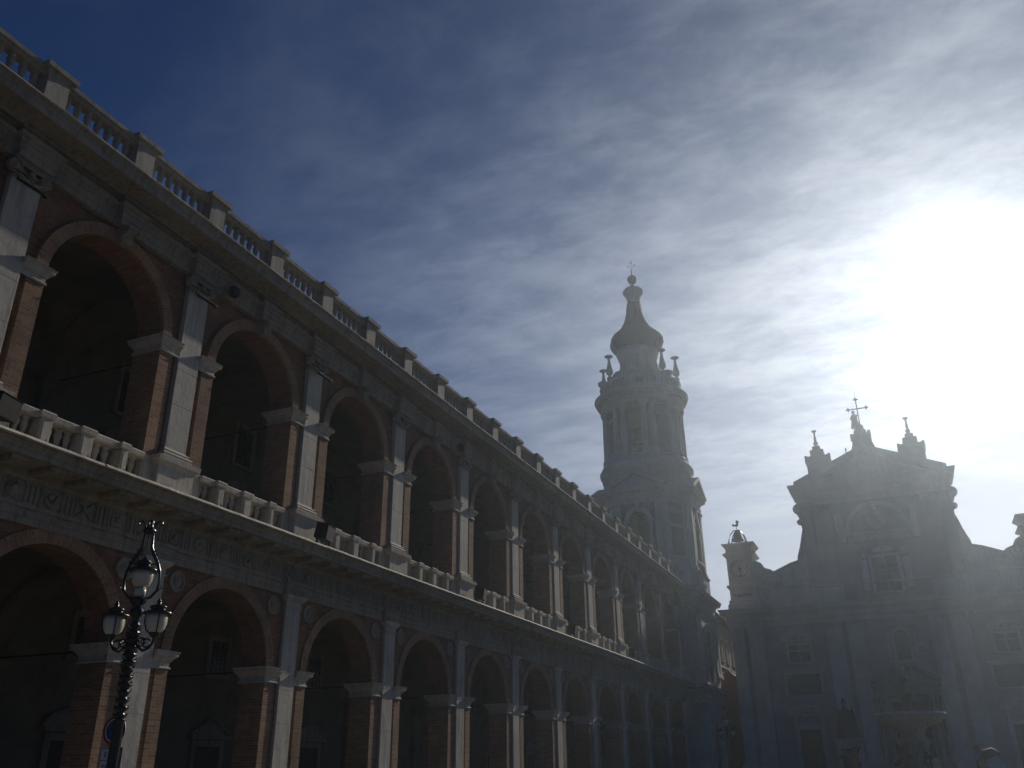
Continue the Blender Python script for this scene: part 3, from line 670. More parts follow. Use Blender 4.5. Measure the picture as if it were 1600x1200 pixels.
for k in range(4):
    an = k*math.pi/2
    for s_ in (-1, 1):
        o = put('pilaster', p1, None, tower, (math.sin(an)*a_+math.cos(an)*s_*(s_8-.34), -math.cos(an)*a_+math.sin(an)*s_*(s_8-.34), 0), (0, 0, an))
        a2 = an+math.pi/4; dd = (a_+s_8)/math.sqrt(2); e_ = dia/2-.24
        put('pilaster', p2, None, tower, (math.sin(a2)*dd+math.cos(a2)*s_*e_, -math.cos(a2)*dd+math.sin(a2)*s_*e_, 0), (0, 0, a2))
octo('entablature', [(-.5, 23.5), (.16, 23.5), (.16, 23.85), (.22, 23.88), (.14, 23.93), (.14, 24.25), (.25, 24.4), (.28, 24.5), (.55, 24.54), (.6, 24.6), (.62, 24.78), (.72, 24.92), (.74, 25.0), (-1.0, 25.3)], M['tstone'])
pdm = MB(); W_ = s_8+.62
pdm.prism([(-W_+.5, 24.95), (W_-.5, 24.95), (0, 26.1)], -.35, .9)
for s_ in (-1, 1):
    pp = [(s_*W_, 24.93), (s_*W_, 25.13), (0, 26.55), (0, 26.2), (s_*(W_-.45), 24.98)]
    pdm.prism(pp, -.72, .9)
pdd = pdm.data('pediment', M['tstone'])
for k in range(4): rotput('pediment', pdd, k*math.pi/2, a_)
# drum
mb = MB().lathe([(4.1, 24.9), (4.1, 26.55), (4.22, 26.6), (4.25, 26.75), (4.12, 26.85), (4.2, 27.0), (4.42, 27.2), (4.45, 27.45), (4.30, 27.75), (4.12, 27.95), (4.05, 28.1), (4.1, 28.2), (3.98, 28.3), (3.9, 28.5), (.5, 28.52)], 64); put('drum_base', mb, M['tstone'], tower)
DR = 3.55; ZD0, ZD1 = 28.5, 33.7
dm = MB()
def sect(b_, a0, a1, r0, r1, z0, z1, n=4):
    for k in range(n):
        t0, t1 = a0+(a1-a0)*k/n, a0+(a1-a0)*(k+1)/n
        Pq = lambda r, t, z: (r*math.sin(t), -r*math.cos(t), z)
        b_.face([Pq(r1, t0, z0), Pq(r1, t1, z0), Pq(r1, t1, z1), Pq(r1, t0, z1)]); b_.face([Pq(r0, t1, z0), Pq(r0, t0, z0), Pq(r0, t0, z1), Pq(r0, t1, z1)])
        b_.face([Pq(r0, t0, z1), Pq(r1, t0, z1), Pq(r1, t1, z1), Pq(r0, t1, z1)]); b_.face([Pq(r0, t0, z0), Pq(r0, t1, z0), Pq(r1, t1, z0), Pq(r1, t0, z0)])
    for t in (a0, a1): b_.face([Pq(r0, t, z0), Pq(r1, t, z0), Pq(r1, t, z1), Pq(r0, t, z1)])
OH = R(12.5)
for k in range(4):
    c = k*math.pi/2; sect(dm, c+OH, c+math.pi/2-OH, DR-.6, DR, ZD0, ZD1, 8); sect(dm, c-OH, c+OH, DR-.6, DR, 33.0, ZD1, 3)
put('drum_wall', dm, M['dstone'], tower)  # darker than the columns: recess shade between them put into the colour
for k in range(4):
    c = k*math.pi/2+math.pi/4
    for a0_, a1_, z0_, z1_ in ((-10.5, 10.5, 29.2, 32.3), (-10.5, 10.5, 32.6, 33.4), (-24.5, -19.5, 29.2, 33.4), (19.5, 24.5, 29.2, 33.4)):  # narrow dark strips stand in for the shaded recesses between paired columns
        bpn = MB(); sect(bpn, c+R(a0_), c+R(a1_), DR-.1, DR+.03, z0_, z1_, 3); put('brick_panel', bpn, M['tbrick'], tower)
colm = MB().lathe([(.40, 28.5), (.40, 28.7), (.36, 28.75), (.38, 28.85), (.30, 28.95), (.29, 30.5), (.25, 33.2), (.30, 33.25), (.27, 33.3), (.40, 33.5), (.42, 33.7)], 12).data('column', M['tstone'])
for k in range(4):
    for d_ in (-29.5, -16.5, 16.5, 29.5):
        t_ = k*math.pi/2+R(d_); put('column', colm, None, tower, ((DR+.12)*math.sin(t_), -(DR+.12)*math.cos(t_), 0))
put('entablature', MB().lathe([(3.0, 33.7), (3.95, 33.7), (3.95, 33.95), (4.0, 33.98), (3.92, 34.05), (3.92, 34.3), (4.1, 34.4), (4.15, 34.5), (4.45, 34.6), (4.52, 34.75), (4.62, 34.95), (4.62, 35.02), (4.0, 35.25), (.3, 35.3)], 64), M['tstone'], tower)
dn = MB()
for k in range(72):
    t_ = 2*math.pi*k/72; c_, s_ = math.cos(t_), math.sin(t_); P = lambda r, w, z: (r*s_+w*c_, -r*c_+w*s_, z)
    v = [P(r, w, z) for r in (3.95, 4.33) for w in (-.1, .1) for z in (34.38, 34.54)]
    dn.mesh(v, [(0, 1, 3, 2), (4, 6, 7, 5), (0, 4, 5, 1), (2, 3, 7, 6), (0, 2, 6, 4), (1, 5, 7, 3)])
o = put('dentil_course', dn, M['tstone'], tower)
# bell, frame inside the drum, floor and vault
bell = MB().lathe([(.62, 30.3), (.58, 30.45), (.46, 30.8), (.38, 31.2), (.32, 31.45), (.12, 31.6), (.001, 31.65)], 18); o = put('bell', bell, M['bronze'], tower, (-.2, -1.2, 0)); put('clapper', MB().sphere((0, 0, 30.2), .1, 8), M['iron'], o)
fm = MB()
for xx in (-1.2, .9):
    fm.box(xx, xx+.1, -2.0, -1.9, 28.5, 33.5); fm.box(xx, xx+.1, 1.9, 2.0, 28.5, 33.5)
fm.box(-1.8, 1.8, -1.3, -1.1, 31.7, 31.95); fm.box(-1.8, 1.8, -.1, .1, 30.0, 30.2)
random.seed(3)
for k in range(16):
    x = random.uniform(-1.0, 1.0); fm.tube([(x, -2.3, 28.5), (x+random.uniform(-.4, .4), -2.3, 30.4)], .02, 4)
for zz in (28.8, 29.1, 29.4, 29.7, 30.0): fm.box(-1.2, 1.2, -2.32, -2.28, zz, zz+.04)
put('bell_frame', fm, M['wood'], tower)
put('drum_vault', MB().lathe([(3.0, 33.0), (2.9, 33.4), (1.5, 33.68), (.01, 33.7)], 32), M['dstone'], tower)
# balustrade with candelabra finials
bm = MB().lathe([(4.02, 35.2), (4.02, 35.42), (3.9, 35.45), (3.62, 35.45), (3.62, 35.2)], 48); bm.lathe([(3.64, 36.18), (3.98, 36.18), (4.04, 36.24), (4.04, 36.36), (3.95, 36.4), (3.62, 36.4), (3.6, 36.2)], 48)
for k in range(8):
    t_ = math.pi/8*(2*k)+R(0); sect(bm, t_-R(8), t_+R(8), 3.6, 4.0, 35.4, 36.25, 3)
put('balustrade', bm, M['tstone'], tower)
tb = MB().lathe([(.10, 35.4), (.10, 35.5), (.05, 35.55), (.11, 35.72), (.05, 35.9), (.07, 36.1), (.09, 36.2)], 8).data('baluster', M['tstone'])
for k in range(64):
    t_ = 2*math.pi*k/64
    if min(abs((math.degrees(t_)-q_*45+180) % 360-180) for q_ in range(8)) > 9: put('baluster', tb, None, tower, (3.82*math.sin(t_), -3.82*math.cos(t_), 0))
tor = MB().lathe([(.30, 36.4), (.30, 36.75), (.34, 36.8), (.2, 36.9), (.3, 37.05), (.26, 37.3), (.12, 37.4), (.13, 37.5), (.32, 37.65), (.36, 37.9), (.26, 38.3), (.14, 38.9), (.12, 39.3), (.20, 39.4), (.42, 39.5), (.42, 39.56), (.2, 39.6), (.001, 39.65)], 12).data('candelabra_finial', M['tstone'])
for dg in (90, 270, 52, -36, 142, 218): t_ = R(dg); put('candelabra_finial', tor, None, tower, (3.72*math.sin(t_), -3.72*math.cos(t_), -.45))
ur = MB().lathe([(.25, 36.4), (.5, 36.7), (.55, 36.95), (.3, 37.1), (.1, 37.2), (.001, 37.2)], 10).data('urn', M['tstone'])
for dg in (60, -60): t_ = R(dg); put('urn', ur, None, tower, (3.75*math.sin(t_), -3.75*math.cos(t_), -.1))
# small upper drum with scrolled buttresses
put('lantern_drum', MB().lathe([(2.5, 35.2), (2.5, 36.6), (2.3, 36.8), (1.9, 37.0), (1.86, 39.5), (2.0, 39.6), (1.95, 39.8), (2.12, 40.0), (2.2, 40.35), (.5, 40.4)], 16, a0=math.pi/16), M['tstone'], tower)
vb = MB().prism([(1.7, 36.6), (2.95, 36.6), (3.05, 37.0), (2.95, 37.5), (2.7, 37.8), (2.3, 37.9), (2.05, 38.3), (1.98, 38.8), (1.7, 38.9)], -.22, .22).data('scroll_buttress', M['tstone'])
for k in range(8): put('scroll_buttress', vb, None, tower, (0, 0, 0), (0, 0, R(k*45)))
# bulbous lead cap with eight lobes
prof = [(2.0, 40.3), (2.15, 40.45), (2.45, 40.8), (2.68, 41.25), (2.70, 41.65), (2.42, 42.15), (1.90, 42.65), (1.52, 43.1), (1.24, 43.6), (1.0, 44.2), (.82, 44.9), (.74, 45.6), (.66, 46.05)]
lob = lambda a, z: 1+.07*(abs(math.cos(4*a))-.55)*min(1, max(0, (44.2-z)/2.5))
cp = put('bulbous_cap', MB().lathe(prof, 64, lobes=lob), M['lead'], tower)
rb = MB()
for k in range(8):
    t_ = R(22.5+45*k); rb.tube([((r*lob(t_, z)+.02)*math.cos(t_), (r*lob(t_, z)+.02)*math.sin(t_), z) for r, z in prof[1:]], .05, 5)
put('rib', rb, M['lead'], cp)
put('cap_lantern', MB().lathe([(.64, 46.0), (.72, 46.1), (.66, 46.2), (.74, 46.9), (.90, 47.05), (1.06, 47.3), (1.08, 47.5), (.9, 47.75), (.4, 47.9), (.17, 48.05), (.12, 48.3), (.26, 48.42), (.14, 48.5), (.1, 48.55)], 24), M['tstone'], tower)
put('ball', MB().sphere((0, 0, 49.0), .5, 20), M['bronze'], tower)
cr = MB().tube([(0, 0, 49.4), (0, 0, 50.15)], [.07, .04], 6)
for dx, dz_ in ((0, .78), (-.34, .36), (.34, .36), (0, -.0)):
    cx_, cz_ = dx, 50.3+dz_
    cr.tube([(cx_+.13*math.cos(t), 0, cz_+.13*math.sin(t)) for t in [2*math.pi*i/10 for i in range(11)]], .028, 4)
cr.tube([(-.25, 0, 50.66), (.25, 0, 50.66)], .02, 4); cr.tube([(0, 0, 50.4), (0, 0, 51.0)], .02, 4); cr.tube([(0, 0, 51.1), (0, 0, 51.45)], .012, 4)
put('cross', cr, M['iron'], tower, (0, 0, 0))

# ------------------------------------------------------------------ church
CY = 84.0; CC = 16.1
church = thing('church', 'broad pale stone church front with pediment, scrolled sides and cross closing the square', 'church')
def cb(name, x0, x1, d, z0, z1, m_='cstone', back=.5, par=church): return put(name, MB().box(x0, x1, CY-d, CY+back, z0, z1), M[m_], par)
def mir(x0, x1): return [(x0, x1), (2*CC-x1, 2*CC-x0)]
LX, RX = 2.75, 2*CC-2.75
nz0, nz1 = (15.75, 17.2, 9.96, 11.8), None
# body of the church behind the front
put('nave', MB().box(CC-7.2, CC+7.2, CY+1.5, CY+46, 0, 17.5), M['tbrick'], church)
put('aisles', MB().box(LX+.2, RX-.2, CY+1.5, CY+44, 0, 13.8), M['tbrick'], church)
put('facade_wall', MB().box(LX, RX, CY, CY+1.5, 0, 14.0), M['cshade'], church)
for x0, x1 in mir(2.2, 5.1):
    cb('corner_bay', x0, x1, .45, 0, 14.0, 'cshade')
cb('central_bay', 10.05, 2*CC-10.05, .35, 0, 14.0, 'cshade')
def ch_pil(x0, x1, d, z0=1.9, z1=13.45): 
    return pilaster_on('-y', (x0+x1)/2, x1-x0, z0, z1, 'corinthian', d=.36, m_='cstone', par=church, y=CY-d)
for a, b_ in ((2.3, 3.35), (3.75, 5.0)):
    for x0, x1 in mir(a, b_): ch_pil(x0, x1, .45)
for a, b_ in ((10.4, 11.75), (12.2, 13.5)):
    for x0, x1 in mir(a, b_): ch_pil(x0, x1, .35)
for x0, x1 in mir(2.0, 5.3): cb('plinth', x0, x1, .92, 0, 1.9)
cb('plinth', 10.1, 2*CC-10.1, .82, 0, 1.9)
pth = [(LX-.9, CY+3), (2.0, CY+3), (2.0, CY-.84), (5.3, CY-.84), (5.3, CY-.05), (10.0, CY-.05), (10.0, CY-.74), (13.7, CY-.74), (13.7, CY-.4), (2*CC-13.7, CY-.4), (2*CC-13.7, CY-.74), (2*CC-10.0, CY-.74), (2*CC-10.0, CY-.05), (2*CC-5.3, CY-.05), (2*CC-5.3, CY-.84), (2*CC-2.0, CY-.84), (2*CC-2.0, CY+3)][1:]
def csw(name, prof, p=None): return put(name, MB().sweep(p or pth, prof), M['cstone'], church)
csw('architrave', [(-.6, 13.45), (.0, 13.45), (.0, 13.62), (.03, 13.63), (.03, 13.8), (.09, 13.83), (.1, 13.9), (-.2, 13.92)])
csw('frieze', [(-.3, 13.9), (.01, 13.9), (.01, 14.32), (-.3, 14.33)])
csw('cornice', [(-.3, 14.31), (.05, 14.31), (.12, 14.4), (.2, 14.44), (.22, 14.5), (.52, 14.53), (.53, 14.7), (.6, 14.82), (.68, 14.9), (.69, 14.97), (-.4, 15.08)])
csw('string_course', [(0, 9.35), (.06, 9.38), (.08, 9.5), (.12, 9.56), (0, 9.6)], [(5.15, CY), (10.05, CY)]); csw('string_course', [(0, 9.35), (.06, 9.38), (.08, 9.5), (.12, 9.56), (0, 9.6)], [(2*CC-10.05, CY), (2*CC-5.15, CY)])
def fwin(cx_, w, z0, z1, d, seg_h, W2=None, name='window', cross=True, pane='glass', frame=.2, gap=.12):
    y = CY-d; f = MB()
    f.box(cx_-w/2-frame, cx_-w/2, y-.14, y+.2, z0-.05, z1); f.box(cx_+w/2, cx_+w/2+frame, y-.14, y+.2, z0-.05, z1)
    f.box(cx_-w/2-frame, cx_+w/2+frame, y-.14, y+.2, z1, z1+frame); f.box(cx_-w/2-frame-.1, cx_+w/2+frame+.1, y-.24, y+.1, z0-.22, z0-.05)
    W2 = W2 or w/2+frame+.2; zt = z1+frame+gap
    if seg_h:
        f.box(cx_-W2, cx_+W2, y-.32, y+.1, zt, zt+.14); zt += .14
        pts = [(cx_-W2*math.cos(math.pi*k/12), zt+seg_h*math.sin(math.pi*k/12)**.8) for k in range(13)]
        f.prism([(p[0], p[1]-.02) for p in pts], y-.12, y+.1)
        ins = [(cx_+(p[0]-cx_)*.88, zt+(p[1]-zt)*.76) for p in pts]
        for k in range(12): f.prism([pts[k], pts[k+1], ins[k+1], ins[k]], y-.32, y)
        f.sphere((cx_, y-.2, zt+seg_h*.35), .22, 8); f.sphere((cx_-.45, y-.18, zt+.12), .14, 6); f.sphere((cx_+.45, y-.18, zt+.12), .14, 6)
        for s_ in (-1, 1): f.box(cx_+s_*(w/2+frame*.6)-.13, cx_+s_*(w/2+frame*.6)+.13, y-.26, y, z1-.1, zt-.14)
    o = put(name, f, M['cstone'], church)
    put('pane' if name == 'window' else 'leaf', MB().box(cx_-w/2, cx_+w/2, y-.03, y+.05, z0-.05, z1), M[pane], o)
    if cross:
        b_ = MB().box(cx_-.05, cx_+.05, y-.09, y, z0-.05, z1); b_.box(cx_-w/2, cx_+w/2, y-.085, y, z0+(z1-z0)*.62, z0+(z1-z0)*.62+.09); put('glazing_bar', b_, M['cstone'], o)
    return o
for cx_ in (7.92, 2*CC-7.92):
    fwin(cx_, 1.75, 10.25, 11.62, 0, .55, 1.35)
    fwin(cx_, 1.75, .9, 4.65, 0, .72, 1.6, 'door', False, 'wood', .38, .7)
    o = put('inscription_panel', MB().box(cx_-1.42, cx_+1.42, CY-.08, CY+.1, 7.45, 9.2), M['marble'], church)
    f = MB()
    for a, b_, c, d_ in ((-1.6, -1.42, 7.3, 9.35), (1.42, 1.6, 7.3, 9.35), (-1.42, 1.42, 7.3, 7.45), (-1.42, 1.42, 9.2, 9.35)): f.box(cx_+a, cx_+b_, CY-.14, CY, c, d_)
    put('panel_frame', f, M['cstone'], o)
# arched window and portal in the middle
f = MB(); seg = 12; yw = CY-.35
for k in range(seg):
    a, c = math.pi*k/seg, math.pi*(k+1)/seg
    f.prism([(CC+.3+.55*math.cos(a), 11.85+.55*math.sin(a)), (CC+.3+.82*math.cos(a), 11.85+.82*math.sin(a)), (CC+.3+.82*math.cos(c), 11.85+.82*math.sin(c)), (CC+.3+.55*math.cos(c), 11.85+.55*math.sin(c))], yw-.14, yw)
for s_ in (-1, 1): f.box(CC+.3+s_*.685-.135, CC+.3+s_*.685+.135, yw-.14, yw, 9.9, 11.85); f.box(CC+.3+s_*1.05-.12, CC+.3+s_*1.05+.12, yw-.1, yw, 10.2, 12.2)
f.box(CC-.9, CC+1.5, yw-.2, yw, 9.72, 9.9); f.box(CC-.9, CC+1.5, yw-.22, yw, 12.75, 12.88)
o = put('window', f, M['cstone'], church)
pts = [(CC+.3+.55*math.cos(math.pi*k/seg), 11.85+.55*math.sin(math.pi*k/seg)) for k in range(seg+1)]
put('pane', MB().prism([(CC+.85, 9.9)]+pts+[(CC-.25, 9.9)], yw-.04, yw+.02), M['glass'], o)
# round relief beside it
put('roundel', MB().lathe([(.42, 0), (.42, -.1), (.3, -.12), (.28, -.05), (.001, -.05)], 16, (18.05, yw, 11.0), axis='y'), M['cstone'], church)
por = MB()
por.box(CC-2.7, CC+2.7, yw-.95, yw, 7.75, 8.12); por.box(CC-2.5, CC+2.5, yw-.75, yw, 7.0, 7.75)
for s_ in (-1, 1):
    por.prism([(CC+s_*2.75, 8.12), (CC+s_*2.75, 8.35), (CC+s_*.75, 9.45), (CC+s_*.75, 9.15), (CC+s_*2.3, 8.2)], yw-.9, yw)
    por.prism([(CC+s_*2.5, 8.12), (CC+s_*.8, 8.12), (CC+s_*.8, 9.1)], yw-.3, yw)
    put('portal_pedestal', MB().box(CC+s_*2.1-.55, CC+s_*2.1+.55, yw-.9, yw, 0, 1.9), M['dstone'], church)
por.cbox(CC-.6, CC+.6, yw-.5, yw, 8.2, 9.3, .1); por.sphere((CC, yw-.4, 9.2), .35, 8)
o = put('portal', por, M['dstone'], church)
for s_ in (-1, 1):
    for d_ in (-.27, .27): put('column', MB().lathe([(.3, 1.9), (.3, 2.1), (.22, 2.2), (.21, 4), (.17, 6.5), (.2, 6.55), (.28, 6.8), (.28, 7.0)], 12, (CC+s_*2.1+d_*1.3, yw-.6, 0)), M['dstone'], o)
put('portal_door', MB().box(CC-1.3, CC+1.3, yw-.06, yw+.02, .9, 6.6), M['bronze'], o)
# upper storey
UL, UR_ = 9.65, 2*CC-9.65
put('upper_wall', MB().box(UL, UR_, CY+.05, CY+1.5, 14.5, 24.9), M['cshade'], church)
cb('upper_central_bay', 12.6, 2*CC-12.6, .12, 15.0, 24.9, 'cshade')
for a, b_ in ((9.8, 10.75), (11.35, 12.3)):
    for x0, x1 in mir(a, b_): pilaster_on('-y', (x0+x1)/2, x1-x0, 16.6, 24.0, 'corinthian', d=.24, m_='cshade', par=church, y=CY+.05)
for x0, x1 in mir(9.6, 12.5): cb('plinth', x0, x1, .38, 15.0, 16.6)
csw('moulding', [(0, 16.45), (.07, 16.5), (.08, 16.6), (0, 16.62)], [(9.6, CY-.39), (2*CC-9.6, CY-.39)])
fwin(CC+.1, 2.05, 15.75, 18.7, .12, 0, frame=.3)
ff = MB()
for s_ in (-1, 1): ff.cbox(CC+.1+s_*1.75-.3, CC+.1+s_*1.75+.3, CY-.35, CY, 15.9, 18.6, .05); ff.box(CC+.1+s_*1.6-.2, CC+.1+s_*1.6+.2, CY-.4, CY, 18.7, 19.4)
ff.sphere((CC+.1, CY-.2, 19.35), .3, 8); ff.prism([(CC-.9, 19.15), (CC+1.1, 19.15), (CC+.8, 19.5), (CC+.1, 19.75), (CC-.6, 19.5)], CY-.35, CY)
put('window_surround', ff, M['cstone'], church)
lun = MB(); r1, r0 = 2.75, 2.35
for k in range(18):
    a, c = math.pi*k/18, math.pi*(k+1)/18
    lun.prism([(CC+r0*math.cos(a), 21.05+r0*math.sin(a)), (CC+r1*math.cos(a), 21.05+r1*math.sin(a)), (CC+r1*math.cos(c), 21.05+r1*math.sin(c)), (CC+r0*math.cos(c), 21.05+r0*math.sin(c))], CY-.42, CY-.1)
lun.box(CC-2.95, CC+2.95, CY-.5, CY-.1, 20.75, 21.05); lun.box(CC-2.6, CC+2.6, CY-.3, CY-.1, 20.2, 20.75)
for s_ in (-1, 1): lun.cbox(CC+s_*3.1-.35, CC+s_*3.1+.35, CY-.45, CY-.1, 20.2, 23.0, .1)
put('lunette', lun, M['cstone'], church)
put('coat_of_arms', MB().sphere((CC, CY-.25, 22.1), .8, 12, 1, .3, 1.1).sphere((CC, CY-.3, 23.1), .35, 8), M['cstone'], church)
pu = [(UL-.1, CY+2.5), (UL-.1, CY-.3), (12.6, CY-.3), (12.6, CY-.2), (2*CC-12.6, CY-.2), (2*CC-12.6, CY-.3), (UR_+.1, CY-.3), (UR_+.1, CY+2.5)]
csw('upper_architrave', [(-.3, 24.0), (.02, 24.0), (.03, 24.35), (.08, 24.4), (0, 24.45), (0, 24.8), (-.2, 24.82)], pu)
csw('upper_cornice', [(-.3, 24.8), (.05, 24.8), (.12, 24.95), (.2, 25.05), (.24, 25.15), (.42, 25.25), (.44, 25.45), (.58, 25.72), (.66, 25.92), (.66, 26.0), (-.6, 26.1)], pu)
pd = MB(); AX = 29.05
pd.prism([(UL+.3, 26.0), (UR_-.3, 26.0), (CC, 28.75)], CY-.1, CY+1.4)
for s_ in (-1, 1):
    e_ = CC-UL+.15
    pd.prism([(CC+s_*e_, 26.02), (CC+s_*e_, 26.38), (CC, AX+.15), (CC, AX-.35), (CC+s_*(e_-1.3), 26.05)], CY-.62, CY+1.5)
put('pediment', pd, M['cstone'], church)
put('nave_roof', MB().prism([(UL, 17.4), (UR_, 17.4), (CC, 20)], CY+1.5, CY+46), M['tile'], church)
# scrolls at the sides of the upper storey, and the attic with curved gables
lo = [(9.75, 25.0), (9.6, 24.7), (9.38, 24.35), (9.32, 23.9), (9.36, 23.45), (9.5, 23.1), (9.62, 22.9), (9.44, 22.85), (9.40, 22.65), (9.52, 22.5), (9.62, 22.45)]
lo2 = [(9.72, 21.9), (9.55, 21.3), (9.4, 20.7), (9.2, 20.1), (9.0, 19.55), (8.92, 19.2), (8.2, 19.0), (7.4, 18.68), (6.6, 18.35), (6.3, 18.55), (6.0, 18.68), (5.75, 18.68), (5.6, 19.0), (5.45, 19.25), (5.2, 19.4), (4.85, 19.5), (4.6, 19.5), (4.6, 14.9), (9.75, 14.9)]
allp = lo+lo2
for s_ in (1, -1):
    pp = [(x if s_ > 0 else 2*CC-x, z) for x, z in allp]
    put('scroll_wing', MB().prism(pp, CY+.1, CY+.9), M['cstone'], church)
    vl = MB()
    for (vx, vz, vr) in ((9.55, 23.9, .5), (9.55, 22.65, .28), (6.7, 17.6, .75), (5.6, 18.3, .5)):
        x = vx if s_ > 0 else 2*CC-vx
        vl.lathe([(vr, .1), (vr, -.12), (vr*.8, -.15), (vr*.75, -.05), (vr*.5, -.05), (vr*.45, -.14), (.001, -.16)], 18, (x, CY+.05, vz), axis='y')
    ed = [(x if s_ > 0 else 2*CC-x, CY+.05, z-.12) for x, z in lo2[:-2]]
    vl.tube(ed, .13, 6); put('volute', vl, M['cstone'], church)
    cb('attic_panel', *( (5.6, 9.4) if s_ > 0 else (2*CC-9.4, 2*CC-5.6)), 0, 15.0, 16.9)
    csw('attic_moulding', [(0, 16.7), (.1, 16.8), (.12, 16.95), (0, 17)], [(5.4, CY), (9.6, CY)] if s_ > 0 else [(2*CC-9.6, CY), (2*CC-5.4, CY)])
# clock turrets
for s_ in (1, -1):
    X = lambda x: x if s_ > 0 else 2*CC-x
    def bx_(name, a, b_, d, z0, z1, m_='cstone', back=2.2):
        return put(name, MB().box(min(X(a), X(b_)), max(X(a), X(b_)), CY-d, CY+back, z0, z1), M[m_], church)
    tw = bx_('clock_turret', 2.45, 4.85, .3, 14.9, 21.0)
    def rect(a, b_, d, back=2.2): 
        a, b_ = min(X(a), X(b_)), max(X(a), X(b_)); return [(a, CY-d), (b_, CY-d), (b_, CY+back), (a, CY+back)]
    put('turret_moulding', MB().sweep(rect(2.45, 4.85, .3), [(.25, 14.9), (.25, 15.5), (.15, 15.6), (.12, 15.9), (0, 16.0)], closed=True), M['cstone'], tw)
    put('turret_moulding', MB().sweep(rect(2.45, 4.85, .3), [(0, 16.85), (.06, 16.95), (.2, 17.1), (.22, 17.3), (0, 17.35)], closed=True), M['cstone'], tw)
    put('turret_moulding', MB().sweep(rect(2.45, 4.85, .3), [(0, 19.95), (.08, 20.0), (.26, 20.12), (.3, 20.22), (.05, 20.4), (0, 20.42)], closed=True), M['cstone'], tw)
    put('turret_moulding', MB().sweep(rect(2.45, 4.85, .3), [(0, 20.75), (.05, 20.85), (.2, 21.0), (.3, 21.1), (.32, 21.2), (-1.0, 21.3)], closed=True), M['cstone'], tw)
    cx_ = X(3.6)
    ck = MB().lathe([(1.08, 0), (1.08, -.1), (.98, -.14), (.92, -.08), (.001, -.07)], 32, (cx_, CY-.3, 18.8), axis='y'); put('clock_face', ck, M['cstone'], tw)
    hm = MB()
    for k in range(24):
        t_ = 2*math.pi*k/24; r_ = .78; hm.tube([(cx_+r_*math.sin(t_)*.88, CY-.39, 18.8+r_*math.cos(t_)*.88), (cx_+r_*math.sin(t_)*1.08, CY-.39, 18.8+r_*math.cos(t_)*1.08)], .028, 4)
    hm.sphere((cx_, CY-.42, 18.8), .12, 8); hm.tube([(cx_, CY-.42, 19.15), (cx_+.02, CY-.42, 18.1)], [.05, .03], 5); hm.sphere((cx_+.02, CY-.42, 18.1), .08, 6)
    put('clock_hand', hm, M['iron'], tw)
    if s_ > 0:
        text('clock_lettering', 'ITALICHE', .42, .015, M['marble'], tw, (cx_, CY-.33, 16.2), (R(90), 0, 0))
    if s_ < 0: continue
    fr_ = MB()
    bz = 21.25
    for dx, dy in ((-.75, -.1), (.75, -.1), (-.75, 1.3), (.75, 1.3)):
        fr_.tube([(cx_+dx*1.05, CY+dy, bz), (cx_+dx, CY+dy, bz+.35), (cx_+dx*.75, CY+.6+(dy-.6)*.8, bz+.95), (cx_+dx*.35, CY+.6+(dy-.6)*.4, bz+1.35), (cx_, CY+.6, bz+1.42)], .05, 5)
        fr_.sphere((cx_+dx*1.05, CY+dy, bz+.1), .11, 6)
    fr_.tube([(cx_, CY+.6, bz+1.35), (cx_, CY+.6, bz+1.85)], .03, 5)
    fo = put('bell_frame', fr_, M['iron'], church)
    put('bell', MB().lathe([(.58, bz+.38), (.55, bz+.46), (.42, bz+.7), (.36, bz+1.0), (.28, bz+1.25), (.1, bz+1.34), (.001, bz+1.36)], 14, (cx_, CY+.6, 0)), M['bronze'], fo)
    put('clapper', MB().tube([(cx_, CY+.6, bz+.5), (cx_, CY+.6, bz+.15)], [.03, .06], 6), M['iron'], fo)
    ck_ = MB().prism([(cx_+p[0], bz+1.8+p[1]) for p in [(-.42, .18), (-.38, .05), (-.15, .02), (-.02, -.02), (.1, 0), (.2, .12), (.2, .3), (.3, .45), (.22, .5), (.1, .62), (.0, .56), (-.04, .42), (.02, .3), (-.12, .16), (-.26, .22), (-.3, .3)]], CY+.57, CY+.63)
    put('weathercock', ck_, M['iron'], fo)
# blocks, candelabra and the cross on the pediment
for cx_ in (12.0, 2*CC-12.0):
    st = MB()
    for a, z0, z1 in ((1.05, 26.8, 28.2), (1.18, 28.2, 28.45), (.95, 28.45, 28.8), (.62, 28.8, 29.4), (.36, 29.4, 29.75)): st.cbox(cx_-a, cx_+a, CY-.3, CY+1.2, z0, z1, .04)
    for s_ in (-1, 1): st.cbox(cx_+s_*1.05-.12, cx_+s_*1.05+.12, CY-.3, CY+.1, 28.45, 28.9, .03)
    o = put('acroterion', st, M['cstone'], church)
    put('candelabrum', MB().lathe([(.22, 29.7), (.24, 29.85), (.1, 29.9), (.18, 30.05), (.24, 30.25), (.12, 30.4), (.13, 30.7), (.07, 31.0), (.09, 31.3), (.24, 31.42), (.24, 31.5), (.001, 31.55)], 8, (cx_, CY+.4, 0)), M['cstone'], o)
st = MB().prism([(CC-1.05, 28.7), (CC+1.15, 28.7), (CC+.9, 29.5), (CC+.72, 30.4), (CC-.72, 30.4), (CC-.85, 29.4)], CY-.2, CY+1.1)
for s_ in (-1, 1): st.cbox(CC+s_*.78-.14, CC+s_*.78+.14, CY-.1, CY+1.0, 30.1 if s_ < 0 else 29.9, 30.5 if s_ < 0 else 30.7, .03)
st.lathe([(.62, 30.4), (.55, 30.9), (.42, 31.0), (.38, 31.35), (.2, 31.5), (.001, 31.55)], 10, (CC, CY+.4, 0)); put('crowning_pedestal', st, M['cstone'], church)
